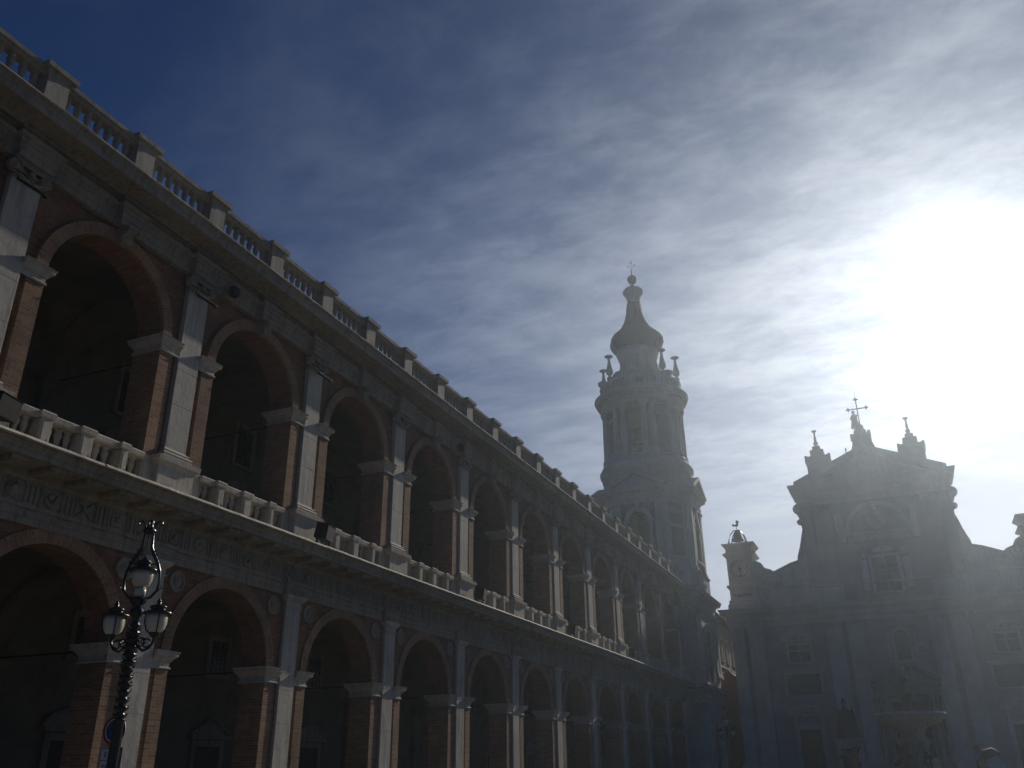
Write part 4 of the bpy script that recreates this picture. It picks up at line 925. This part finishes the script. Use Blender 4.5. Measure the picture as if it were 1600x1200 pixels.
crs = MB().box(CC+.07, CC+.17, CY+.35, CY+.45, 31.4, 34.0); crs.box(CC-.65, CC+.89, CY+.36, CY+.44, 33.05, 33.15)
for (px_, pz_) in ((CC+.12, 34.05), (CC-.68, 33.1), (CC+.92, 33.1)):
    crs.prism([(px_+q_[0], pz_+q_[1]) for q_ in [(-.26, 0), (-.08, -.08), (0, -.26), (.08, -.08), (.26, 0), (.08, .08), (0, .26), (-.08, .08)]], CY+.35, CY+.45)
crs.tube([(CC+.12, CY+.4, 34.2), (CC+.12, CY+.4, 34.9)], .015, 4); put('cross', crs, M['iron'], church)
fig = MB().lathe([(.42, 31.2), (.36, 31.6), (.26, 32.0), (.30, 32.3), (.24, 32.5), (.1, 32.58), (.09, 32.65), (.14, 32.72), (.15, 32.85), (.1, 32.95), (.001, 33.0)], 10, (CC-.28, CY+.4, 0)); fig.tube([(CC-.45, CY+.4, 32.35), (CC-.62, CY+.3, 32.15), (CC-.5, CY+.25, 31.95)], .09, 6); fig.tube([(CC-.1, CY+.4, 32.35), (CC+.1, CY+.4, 32.5)], .07, 6); put('statue', fig, M['cstone'], church)
put('acroterion_spike', MB().lathe([(.08, 28.4), (.05, 29.0), (.1, 29.1), (.001, 29.3)], 6, (14.6, CY, 0)), M['cstone'], church)
stp = MB()
for k in range(8): stp.box(.8+k*.1 if k else .8, 31.5-k*.1, CY-1.2-.45*(8-k), CY, .11*k, .11*(k+1))
stp.box(1.7, 30.5, CY-1.2, CY, .88, .95); put('church_steps', stp, M['cstone'], church)

# ------------------------------------------------------------------ house in the alley behind the tower
house = thing('alley_house', 'ochre house with projecting eaves glimpsed in the gap between tower and church', 'house')
hx = 0.02
put('wall', MB().box(-9, hx, 83.4, 118, 0, 15.1), M['ochre'], house)
put('roof', MB().prism([(-9.5, 15.1), (.75, 15.1), (.75, 15.25), (-4.4, 17.3), (-9.5, 15.25)], 83.4, 118.5), M['tile'], house)
for k in range(6):
    for z0 in (11.4, 7.4, 3.4):
        yy = 86.3+k*2.9+(k % 2)*.3
        o = put('window', MB().box(hx, hx+.08, yy-.12, yy, z0-.1, z0+2.1).box(hx, hx+.08, yy+1.0, yy+1.12, z0-.1, z0+2.1).box(hx, hx+.08, yy, yy+1.0, z0+2.0, z0+2.12).box(hx, hx+.15, yy-.2, yy+1.2, z0-.2, z0-.1), M['tstone'], house)
        put('shutter', MB().box(hx-.01, hx+.05, yy, yy+.495, z0-.1, z0+2.0).box(hx-.01, hx+.055, yy+.505, yy+1.0, z0-.1, z0+2.0), M['wood'], o)
put('string_course', MB().box(hx, hx+.1, 83.4, 118, 10.6, 10.8), M['tstone'], house)
put('dark_alley_block', MB().prism([(hx, 0), (2.15, 0), (2.15, 9.1), (1.3, 9.9), (hx, 9.3)], 85.2, 89.5), M['dbrick'], house)  # dark block added to fill the dark lower part of the alley
put('eaves_beam', MB().box(hx, .6, 83.5, 118.3, 14.95, 15.08), M['wood'], house)

# ------------------------------------------------------------------ street lamps
def frame_curve(b_, an, pts, r, seg=6):
    c, s_ = math.cos(an), math.sin(an); b_.tube([(x*c, x*s_, z) for x, z in pts], r, seg)
def lantern(parent, loc, z0, cap='finial', s=1.0, rz=0.0):
    """hanging bell shaped opal glass with iron cage; z0 is the underside of the glass"""
    o = put('lantern', MB().lathe([(.195*s, .40*s), (.245*s, .40*s), (.25*s, .425*s), (.20*s, .45*s), (.13*s, .475*s), (.12*s, .50*s), (.15*s, .515*s), (.14*s, .54*s), (.07*s, .57*s), (.03*s, .58*s), (.045*s, .62*s), (.02*s, .66*s), (.001, .70*s)] if cap == 'finial' else [(.195*s, .40*s), (.245*s, .40*s), (.25*s, .425*s), (.20*s, .45*s), (.13*s, .475*s), (.12*s, .52*s), (.05*s, .55*s), (.001, .56*s)], 18), M['iron'], parent, (loc[0], loc[1], z0))
    put('cup', MB().lathe([(.03*s, 0), (.07*s, .02), (.09*s, .05), (.10*s, .08), (.001, .085)], 12), M['iron'], o)
    cg = MB()
    for k in range(4):
        frame_curve(cg, R(45+90*k)+rz, [(.07*s, .05*s), (.15*s, .12*s), (.195*s, .25*s), (.20*s, .41*s)], .011*s, 4)
    put('cage', cg, M['iron'], o)
    put('opal_globe', MB().lathe([(.06*s, .07*s), (.11*s, .095*s), (.155*s, .155*s), (.178*s, .24*s), (.18*s, .32*s), (.172*s, .405*s), (.001, .41*s)], 18), M['opal'], o)
    return o
def make_lamp(label, loc, rz):
    L = thing('street_lamp', label, 'street lamp', loc, 'ornate three armed street lamps', rz)
    post = MB().lathe([(.30, 0), (.30, .15), (.22, .22), (.2, .5), (.24, .55), (.15, .65), (.10, 1.0), (.078, 1.15), (.074, 2.28), (.085, 2.33)], 14)
    zz = 2.33; random.seed(11); pr = []
    for k in range(13):                                   # leafy collars
        r_ = .062+.02*((k*5) % 3)/2+(.006 if k > 6 else 0)
        pr += [(.05, zz), (r_*1.12, zz+.035), (r_*1.3, zz+.055), (.055, zz+.085)]; zz += .105
    post.lathe(pr+[(.05, zz)], 14, lobes=lambda a, z: 1+.12*math.cos(7*a+z*40))
    for k in range(12):
        for q_ in range(7):
            a = 2*math.pi*q_/7+k*.45; z = 2.37+k*.11
            post.tube([(.05*math.cos(a), .05*math.sin(a), z), (.08*math.cos(a), .08*math.sin(a), z+.015), (.105*math.cos(a), .105*math.sin(a), z+.05)], [.02, .013, .003], 4)
    post.lathe([(.06, 3.66), (.05, 3.75), (.09, 3.8), (.10, 3.86), (.06, 3.92), (.12, 3.99), (.13, 4.03), (.05, 4.06)], 12)
    po = put('post', post, M['iron'], L)
    for k, an in enumerate((0, math.pi)):
        br_ = MB(); c, s_ = math.cos(an), math.sin(an)
        frame_curve(br_, an, [(.05, 3.44), (.10, 3.34), (.20, 3.27), (.30, 3.31), (.355, 3.39), (.365, 3.46)], .020, 6)
        frame_curve(br_, an, [(.05, 3.54), (.08, 3.46), (.14, 3.38)], .012, 5)
        for cx_, cz_, rr_ in ((.15, 3.40, .06), (.25, 3.38, .06), (.20, 3.41, .035)):
            frame_curve(br_, an, [(cx_+rr_*math.cos(t), cz_+rr_*math.sin(t)) for t in [2*math.pi*i/10*.85+.5 for i in range(11)]], .013, 5)
        put('scroll_bracket', br_, M['iron'], L)
        lantern(L, (.365*c, .365*s_), 3.45, 'finial', .84)
    # upper lantern in a lyre shaped frame
    fr_ = MB()
    for an in (0, math.pi):
        frame_curve(fr_, an, [(.05, 4.02), (.16, 4.06), (.24, 4.16), (.255, 4.30), (.24, 4.45), (.19, 4.58), (.11, 4.72), (.07, 4.82), (.06, 5.08)], [.022, .024, .022, .02, .02, .028, .03, .022, .013], 6)
        frame_curve(fr_, an, [(.06, 5.08), (.08, 5.18), (.13, 5.23), (.17, 5.21), (.175, 5.17), (.15, 5.16)], .014, 5)
        frame_curve(fr_, an, [(.24, 4.15), (.30, 4.2), (.29, 4.24)], .010, 4)
        for k in range(4): frame_curve(fr_, an, [(.20-.03*k, 4.56+.06*k), (.235-.03*k, 4.60+.06*k)], [.02, .004], 4)
    for an in (math.pi/2, -math.pi/2):
        frame_curve(fr_, an, [(.04, 5.06), (.07, 5.16), (.10, 5.19), (.12, 5.15)], .012, 5)
    fr_.lathe([(.03, 5.02), (.09, 5.05), (.1, 5.08), (.05, 5.12), (.04, 5.18), (.05, 5.22), (.001, 5.26)], 10); fr_.tube([(0, 0, 4.70), (0, 0, 5.1)], .008, 4)
    fr_.tube([(-.2, 0, 4.56), (.2, 0, 4.56)], .012, 4)
    lf = put('lyre_frame', fr_, M['iron'], L); lf.rotation_euler = (0, 0, R(22))
    lo_ = put('lantern', MB().lathe([(0.167, 4.44), (0.211, 4.44), (0.216, 4.465), (0.167, 4.50), (0.106, 4.53), (0.097, 4.56), (0.114, 4.58), (0.044, 4.63), (0.001, 4.70)], 18), M['iron'], L)
    put('opal_globe', MB().lathe([(0.001, 4.20), (0.070, 4.205), (0.114, 4.23), (0.145, 4.30), (0.157, 4.37), (0.157, 4.44), (0.001, 4.445)], 18), M['opal'], lo_)
    put('clear_bowl', MB().lathe([(0.044, 4.06), (0.079, 4.07), (0.088, 4.12), (0.084, 4.19), (0.001, 4.195)], 14), M['opal'], lo_)
    return L
lamp = make_lamp('near black ornate lamp post with three opal lanterns, carrying the road signs', (6.01, 10.0, 0), R(9))
l2 = dup_tree(lamp); l2['label'] = 'far lamp post seen small in the dark corner between the tower and the church'
wd = MB(); random.seed(21)
for yy in [random.uniform(4, 14) for _ in range(70)]+[random.uniform(14, 60) for _ in range(90)]:
    for _ in range(5):
        a, h = random.uniform(0, 6.28), random.uniform(.03, .11); x = random.uniform(.78, .86); dx, dy = .03*math.cos(a), .03*math.sin(a)
        wd.face([(x-.006, yy, 7.945), (x+.006, yy+.008, 7.945), (x+dx, yy+dy, 7.945+h)])
o = put('ledge_weeds', wd, simple('dry_weeds', (0.10, 0.11, 0.04), 0.9, var=0.4)); o['kind'] = 'stuff'
# ------------------------------------------------------------------ road signs on the near lamp post
sg = thing('round_road_sign', 'round blue road sign with red border, half hidden behind the near lamp post', 'road sign', (5.84, 10.10, 0))
def disc(r0, r1, y0, y1, n=28):
    b_ = MB()
    for k in range(n):
        a, c = 2*math.pi*k/n, 2*math.pi*(k+1)/n
        b_.prism([(r0*math.cos(a), r0*math.sin(a)), (r1*math.cos(a), r1*math.sin(a)), (r1*math.cos(c), r1*math.sin(c)), (r0*math.cos(c), r0*math.sin(c))], y0, y1)
    return b_
sz = 2.20
def sp(name, b_, m_, par=sg, z=sz): return put(name, b_, M[m_], par, (0, 0, z), (0, 0, 0))
sp('plate', disc(.001, .20, 0, .012), 'white'); sp('border', disc(.155, .197, -.005, 0), 'red'); sp('blue_field', disc(.001, .145, -.004, 0), 'blue')
sp('inner_ring', disc(.143, .157, -.006, -.003), 'white'); sp('white_bar', MB().prism([(-.035, .0), (-.005, .0), (.01, .135), (-.02, .14)], -.008, -.004), 'white'); sp('bracket', MB().box(.0, .1, -.06, .0, -.03, .03), 'iron')
sg.rotation_euler = (0, 0, R(3))
pl_ = thing('parking_plate', 'white rectangular supplementary plate below the round sign on the lamp post', 'road sign', (5.86, 10.09, 0), rz=R(3))
put('plate', MB().cbox(-.2, .2, 0, .012, 1.62, 1.97, .004), M['white'], pl_)
put('outline', MB().box(-.19, .19, -.003, 0, 1.63, 1.638).box(-.19, .19, -.003, 0, 1.952, 1.96).box(-.19, -.182, -.003, 0, 1.638, 1.952).box(.182, .19, -.003, 0, 1.638, 1.952).box(-.19, .19, -.003, 0, 1.80, 1.808), M['black'], pl_)
for txt, zt, s_ in (('0 - 24', 1.845, .1), ('ZONA', 1.67, .1)):
    text('lettering', txt, s_, .001, M['black'], pl_, (0, -.003, zt), (R(90), 0, 0))

# ------------------------------------------------------------------ electric fittings on the palace
def box_flood(n, lab):
    t_ = thing('floodlight', lab, 'floodlight', (.66, py(n)+.2, 7.95), 'floodlights on the gallery ledge')
    put('housing', MB().prism([(-.20, .25), (.20, .17), (.26, .60), (-.12, .70)], -.30, .30, 'y'), M['matte'], t_, (0, 0, 0), (0, 0, R(15)))
    put('lens', MB().prism([(-.215, .28), (-.195, .27), (-.115, .67), (-.135, .68)], -.27, .27, 'y'), M['matte'], t_, (0, 0, 0), (0, 0, R(15)))
    put('hood', MB().prism([(-.14, .70), (.27, .60), (.28, .62), (-.14, .73)], -.32, .32, 'y'), M['matte'], t_, (0, 0, 0), (0, 0, R(15)))
    put('yoke', MB().box(-.03, .03, -.34, -.31, 0, .48).box(-.03, .03, .31, .34, 0, .48).box(-.03, .03, -.34, .34, 0, .02), M['matte'], t_)
for n, lab in ((0, 'black floodlight on the ledge, cut by the left edge of the photo'), (2, 'large black floodlight on the ledge, the nearest one whole in view'), (4, 'black floodlight on the ledge, second whole one from the left'), (6, 'small black floodlight on the ledge, third whole one from the left'), (8, 'tiny black floodlight far along the ledge, last before the tower')): box_flood(n, lab)
def spot(n, lab, k=1):
    t_ = thing('bar_spotlight', lab, 'spotlight', (0, py(n)+.0, 0), 'bar spotlights under the upper capitals')
    put('arm', MB().tube([(SX+.05, -.55, 14.15), (.28, -.30, 13.85), (.42, -.22, 13.70)], .014, 5).tube([(.42, -.22, 13.70), (.50, -.40, 13.52)], .01, 4).tube([(.42, -.22, 13.70), (.50, -.02, 13.50)], .01, 4), M['matte'], t_)
    put('lamp_bar', MB().tube([(.50, -.55, 13.52), (.50, .12, 13.52)], .045, 6).box(.46, .54, .10, .2, 13.47, 13.57), M['matte'], t_)
for n, lab in ((0, 'thin black bar spotlight on an arm beside the leftmost upper capital'), (1, 'black bar spotlight in front of the second upper capital from the left'), (2, 'thin bar spotlight to the right of the third upper capital from the left')): spot(n, lab)
for yy, lab in ((17.25, 'small black box on the cornice band right of the second upper capital, nearest of three'), (32.1, 'small black box on the cornice band above the fourth upper arch'), (50.6, 'tiny black box on the cornice band, farthest of three')):
    t_ = thing('speaker_box', lab, 'loudspeaker', (.12, yy, 14.40), 'box speakers on the architrave')
    put('case', MB().cbox(0, .22, -.13, .13, 0, .26, .02), M['matte'], t_); put('grille', MB().box(.22, .228, -.1, .1, .03, .23), M['matte'], t_)
l2.location = (5.47, 58.9, 0)

# ------------------------------------------------------------------ bronze statue of a seated robed figure
stt = thing('statue', 'dark bronze seated statue of a robed man on a stone pedestal before the church door', 'statue', (11.25, 79.0, 0))
put('pedestal', MB().cbox(-.95, .95, -1.0, 1.0, 0, 3.5, .06).sweep([(-.95, -1.0), (.95, -1.0), (.95, 1.0), (-.95, 1.0)], [(0, 3.3), (.1, 3.4), (.16, 3.6), (.16, 3.72), (-.4, 3.76)], closed=True).sweep([(-.95, -1.0), (.95, -1.0), (.95, 1.0), (-.95, 1.0)], [(.3, 0), (.3, .7), (.1, .9), (0, 1.0)], closed=True), M['cstone'], stt)
put('relief_panel', MB().box(-.6, .6, -1.03, -1.0, 1.2, 3.0), M['bronze'], stt)
def skin_fig(name, joints, edges, m_, par, sub=2, loc=(0, 0, 0)):
    me = bpy.data.meshes.new(name); me.from_pydata([j_[:3] for j_ in joints], edges, []); me.materials.append(m_)
    o = bpy.data.objects.new(name, me); COL.objects.link(o); o.parent = par; o.location = loc
    md = o.modifiers.new('skin', 'SKIN'); md.use_smooth_shade = True
    for v, j_ in zip(me.skin_vertices[0].data, joints): v.radius = (j_[3], j_[4] if len(j_) > 4 else j_[3])
    me.skin_vertices[0].data[0].use_root = True
    s_ = o.modifiers.new('sub', 'SUBSURF'); s_.levels = sub; s_.render_levels = sub
    return o
J = [(0, .15, .95, .42), (0, .2, 1.5, .38), (0, .15, 2.0, .34), (0, .1, 2.22, .13), (0, .05, 2.48, .17), (0, .05, 2.62, .15),
     (-.25, -.35, .95, .25), (-.27, -.75, .9, .2), (-.27, -.72, .45, .17), (-.27, -.75, .08, .16), (-.27, -.95, .04, .09),
     (.25, -.35, .95, .25), (.27, -.75, .9, .2), (.27, -.72, .45, .17), (.27, -.75, .08, .16), (.27, -.95, .04, .09),
     (-.4, .15, 1.95, .19), (-.6, 0, 1.55, .14), (-.52, -.4, 1.35, .1), (-.5, -.6, 1.35, .08),
     (.4, .15, 1.95, .19), (.64, -.1, 1.75, .13), (.6, -.5, 1.95, .09), (.58, -.6, 2.12, .07)]
E_ = [(0, 1), (1, 2), (2, 3), (3, 4), (4, 5), (0, 6), (6, 7), (7, 8), (8, 9), (9, 10), (0, 11), (11, 12), (12, 13), (13, 14), (14, 15), (2, 16), (16, 17), (17, 18), (18, 19), (2, 20), (20, 21), (21, 22), (22, 23)]
skin_fig('body', J, E_, M['bronze'], stt, 2, (0, 0, 3.75))
hnd = MB()
for s_, hx_, hy_, hz_ in ((-1, -.5, -.66, 5.1), (1, .58, -.64, 5.93)):
    hnd.sphere((hx_, hy_, hz_), .07, 8)
    for k in range(4): hnd.tube([(hx_-.045+.03*k, hy_, hz_+.03), (hx_-.05+.033*k, hy_-.05, hz_+.09+.01*(1.5-abs(k-1.5))), (hx_-.05+.033*k, hy_-.07, hz_+.13)], [.018, .016, .010], 5)
    hnd.tube([(hx_+s_*.06, hy_, hz_-.01), (hx_+s_*.11, hy_-.03, hz_+.04), (hx_+s_*.12, hy_-.05, hz_+.08)], [.02, .018, .011], 5)
put('hands', hnd, M['bronze'], stt)
put('robe', MB().loft([[((.62+.30*f_)*math.cos(t)*1.0*(1+.05*math.cos(9*t)), .05-.35*f_+(.55+.45*f_)*math.sin(t)*(1+.05*math.cos(9*t)), 5.65-1.85*f_) for t in [2*math.pi*i/36 for i in range(36)]] for f_ in [0, .2, .4, .6, .8, 1.0]], True, False, True), M['bronze'], stt)
put('cope', MB().lathe([(.18, 6.0), (.36, 5.85), (.5, 5.6), (.62, 5.2), (.66, 5.0)], 20, (0, .08, 0)), M['bronze'], stt)
put('tiara', MB().lathe([(.17, 6.33), (.19, 6.37), (.18, 6.5), (.19, 6.52), (.15, 6.65), (.08, 6.78), (.001, 6.84)], 14, (0, .05, 0)), M['bronze'], stt)
put('throne', MB().cbox(-.72, .72, .3, .85, 3.75, 5.5, .05).cbox(-.75, -.55, -.4, .5, 3.75, 4.75, .03).cbox(.55, .75, -.4, .5, 3.75, 4.75, .03), M['bronze'], stt)
fc = MB().sphere((0, -.13, 6.20), .03, 6).sphere((-.06, -.11, 6.25), .02, 6).sphere((.06, -.11, 6.25), .02, 6); fc.tube([(-.05, -.115, 6.14), (.05, -.115, 6.14)], .012, 4); fc.lathe([(.001, 5.9), (.06, 5.95), (.11, 6.08), (.1, 6.14), (.001, 6.16)], 10, (0, -.06, 0)); put('face', fc, M['bronze'], stt)

# ------------------------------------------------------------------ fountain
FX, FY = 16.13, 48.0
fo = thing('fountain', 'fountain with a wide raised basin and bronze figures before the church portal', 'fountain', (FX, FY, 0))
put('lower_basin', MB().lathe([(3.6, 0), (3.6, .25), (3.3, .3), (3.3, 1.1), (3.5, 1.25), (3.5, 1.35), (3.2, 1.4), (3.05, .4), (.3, .35)], 16), M['dstone'], fo)
put('stem', MB().lathe([(1.1, .3), (1.1, .9), (.9, 1.0), (.85, 1.9), (.62, 2.05), (.5, 2.3), (.62, 2.7), (.45, 3.0), (.6, 3.3), (.9, 3.42)], 12, lobes=lambda a, z: 1+.16*math.cos(4*a)), M['dstone'], fo)
put('upper_basin', MB().lathe([(.4, 3.30), (.9, 3.38), (1.3, 3.52), (1.5, 3.72), (1.58, 3.86), (1.62, 3.88), (1.62, 3.95), (1.52, 3.97), (1.4, 3.86), (.3, 3.8)], 40), M['dstone'], fo)
put('water_surface', MB().lathe([(1.5, 3.93), (.05, 3.935)], 32), M['water'], fo)
put('top_stem', MB().lathe([(.35, 3.8), (.3, 4.0), (.18, 4.15), (.22, 4.5), (.32, 4.7), (.28, 4.85), (.12, 5.0), (.1, 5.3), (.2, 5.45), (.15, 5.6), (.05, 5.8), (.001, 5.9)], 12), M['bronze'], fo)
for k in range(4):
    an = R(45+90*k)
    fg = [(.62*math.cos(an), .62*math.sin(an), .95, .2), (.62*math.cos(an), .62*math.sin(an), 1.5, .2), (.62*math.cos(an), .62*math.sin(an), 1.95, .18), (.62*math.cos(an), .62*math.sin(an), 2.15, .07), (.62*math.cos(an), .62*math.sin(an), 2.33, .12)]
    c, s_ = math.cos(an), math.sin(an)
    fg += [(.62*c-.22*s_, .62*s_+.22*c, 1.95, .09), (.75*c-.36*s_, .75*s_+.36*c, 2.3, .06), (.8*c-.3*s_, .8*s_+.3*c, 2.7, .05), (.62*c+.22*s_, .62*s_-.22*c, 1.95, .09), (.9*c+.34*s_, .9*s_-.34*c, 1.7, .06), (1.15*c+.2*s_, 1.15*s_-.2*c, 1.75, .05)]
    skin_fig('triton_figure', fg, [(0, 1), (1, 2), (2, 3), (3, 4), (2, 5), (5, 6), (6, 7), (2, 8), (8, 9), (9, 10)], M['bronze'], fo, 1)
for k in range(4):
    an = R(-5+90*k); c, s_ = math.cos(an), math.sin(an)
    dg = MB(); rr_ = 2.75
    dg.tube([(rr_*c, rr_*s_, 1.3), ((rr_-.1)*c, (rr_-.1)*s_, 1.75), ((rr_+.1)*c, (rr_+.1)*s_, 2.1), ((rr_+.45)*c, (rr_+.45)*s_, 2.2), ((rr_+.75)*c, (rr_+.75)*s_, 2.1)], [.28, .22, .24, .2, .07], 8)
    for w in (-1, 1):
        dg.prism([(0, 0), (.5, .45), (.75, .85), (.35, .65), (.1, .75), (-.05, .35)], -.03, .03)
        m_i = len(dg.v)-24
        for q_ in range(m_i, len(dg.v)):
            x, y, z = dg.v[q_]; wx, wy = x, w*(.15+x*.5)+y; dg.v[q_] = (rr_*c-wx*.4*c-wy*s_, rr_*s_-wx*.4*s_+wy*c, 1.8+z)
    put('winged_figure', dg, M['bronze'], fo)
wj = MB(); random.seed(5)
def jet(x, y, z, vx, vy, vz, n=26, r=.016):
    for k in range(n):
        t = k*.035*random.uniform(.9, 1.1); px_, py_, pz_ = x+vx*t, y+vy*t, z+vz*t-4.9*t*t
        if pz_ < .5: break
        wj.sphere((px_+random.uniform(-.02, .02), py_, pz_), r*random.uniform(.6, 1.5), 5)
for a in (20, -25, 115, 200, 290): jet(1.45*math.cos(R(a)), 1.45*math.sin(R(a)), 3.75, 1.5*math.cos(R(a)), 1.5*math.sin(R(a)), .3)
jet(0, 0, 5.9, .6, -.1, 1.2); jet(0, 0, 5.9, -.2, .1, 1.0); jet(2.9, -.3, 2.1, .5, -.1, 1.0)
o = put('water_drops', wj, M['water'], fo); o['kind'] = 'stuff'
put('wet_rim', MB().lathe([(1.63, 3.88), (1.64, 3.95), (1.54, 3.975), (1.50, 3.965)], 40), M['water'], fo)

# ------------------------------------------------------------------ haze
hb = MB().box(-40, 75, -14, 150, -1, 53)
mh = bpy.data.materials.new('haze_air'); mh.use_nodes = True; tnt = mh.node_tree; tnt.nodes.clear()
vo = tnt.nodes.new('ShaderNodeVolumePrincipled'); out = tnt.nodes.new('ShaderNodeOutputMaterial'); tnt.links.new(vo.outputs[0], out.inputs['Volume'])
vo.inputs['Color'].default_value = (0.79, 0.90, 1.0, 1); vo.inputs['Density'].default_value = 0.00108; vo.inputs['Anisotropy'].default_value = 0.785
h_ = put('haze', hb, mh); h_['kind'] = 'stuff'
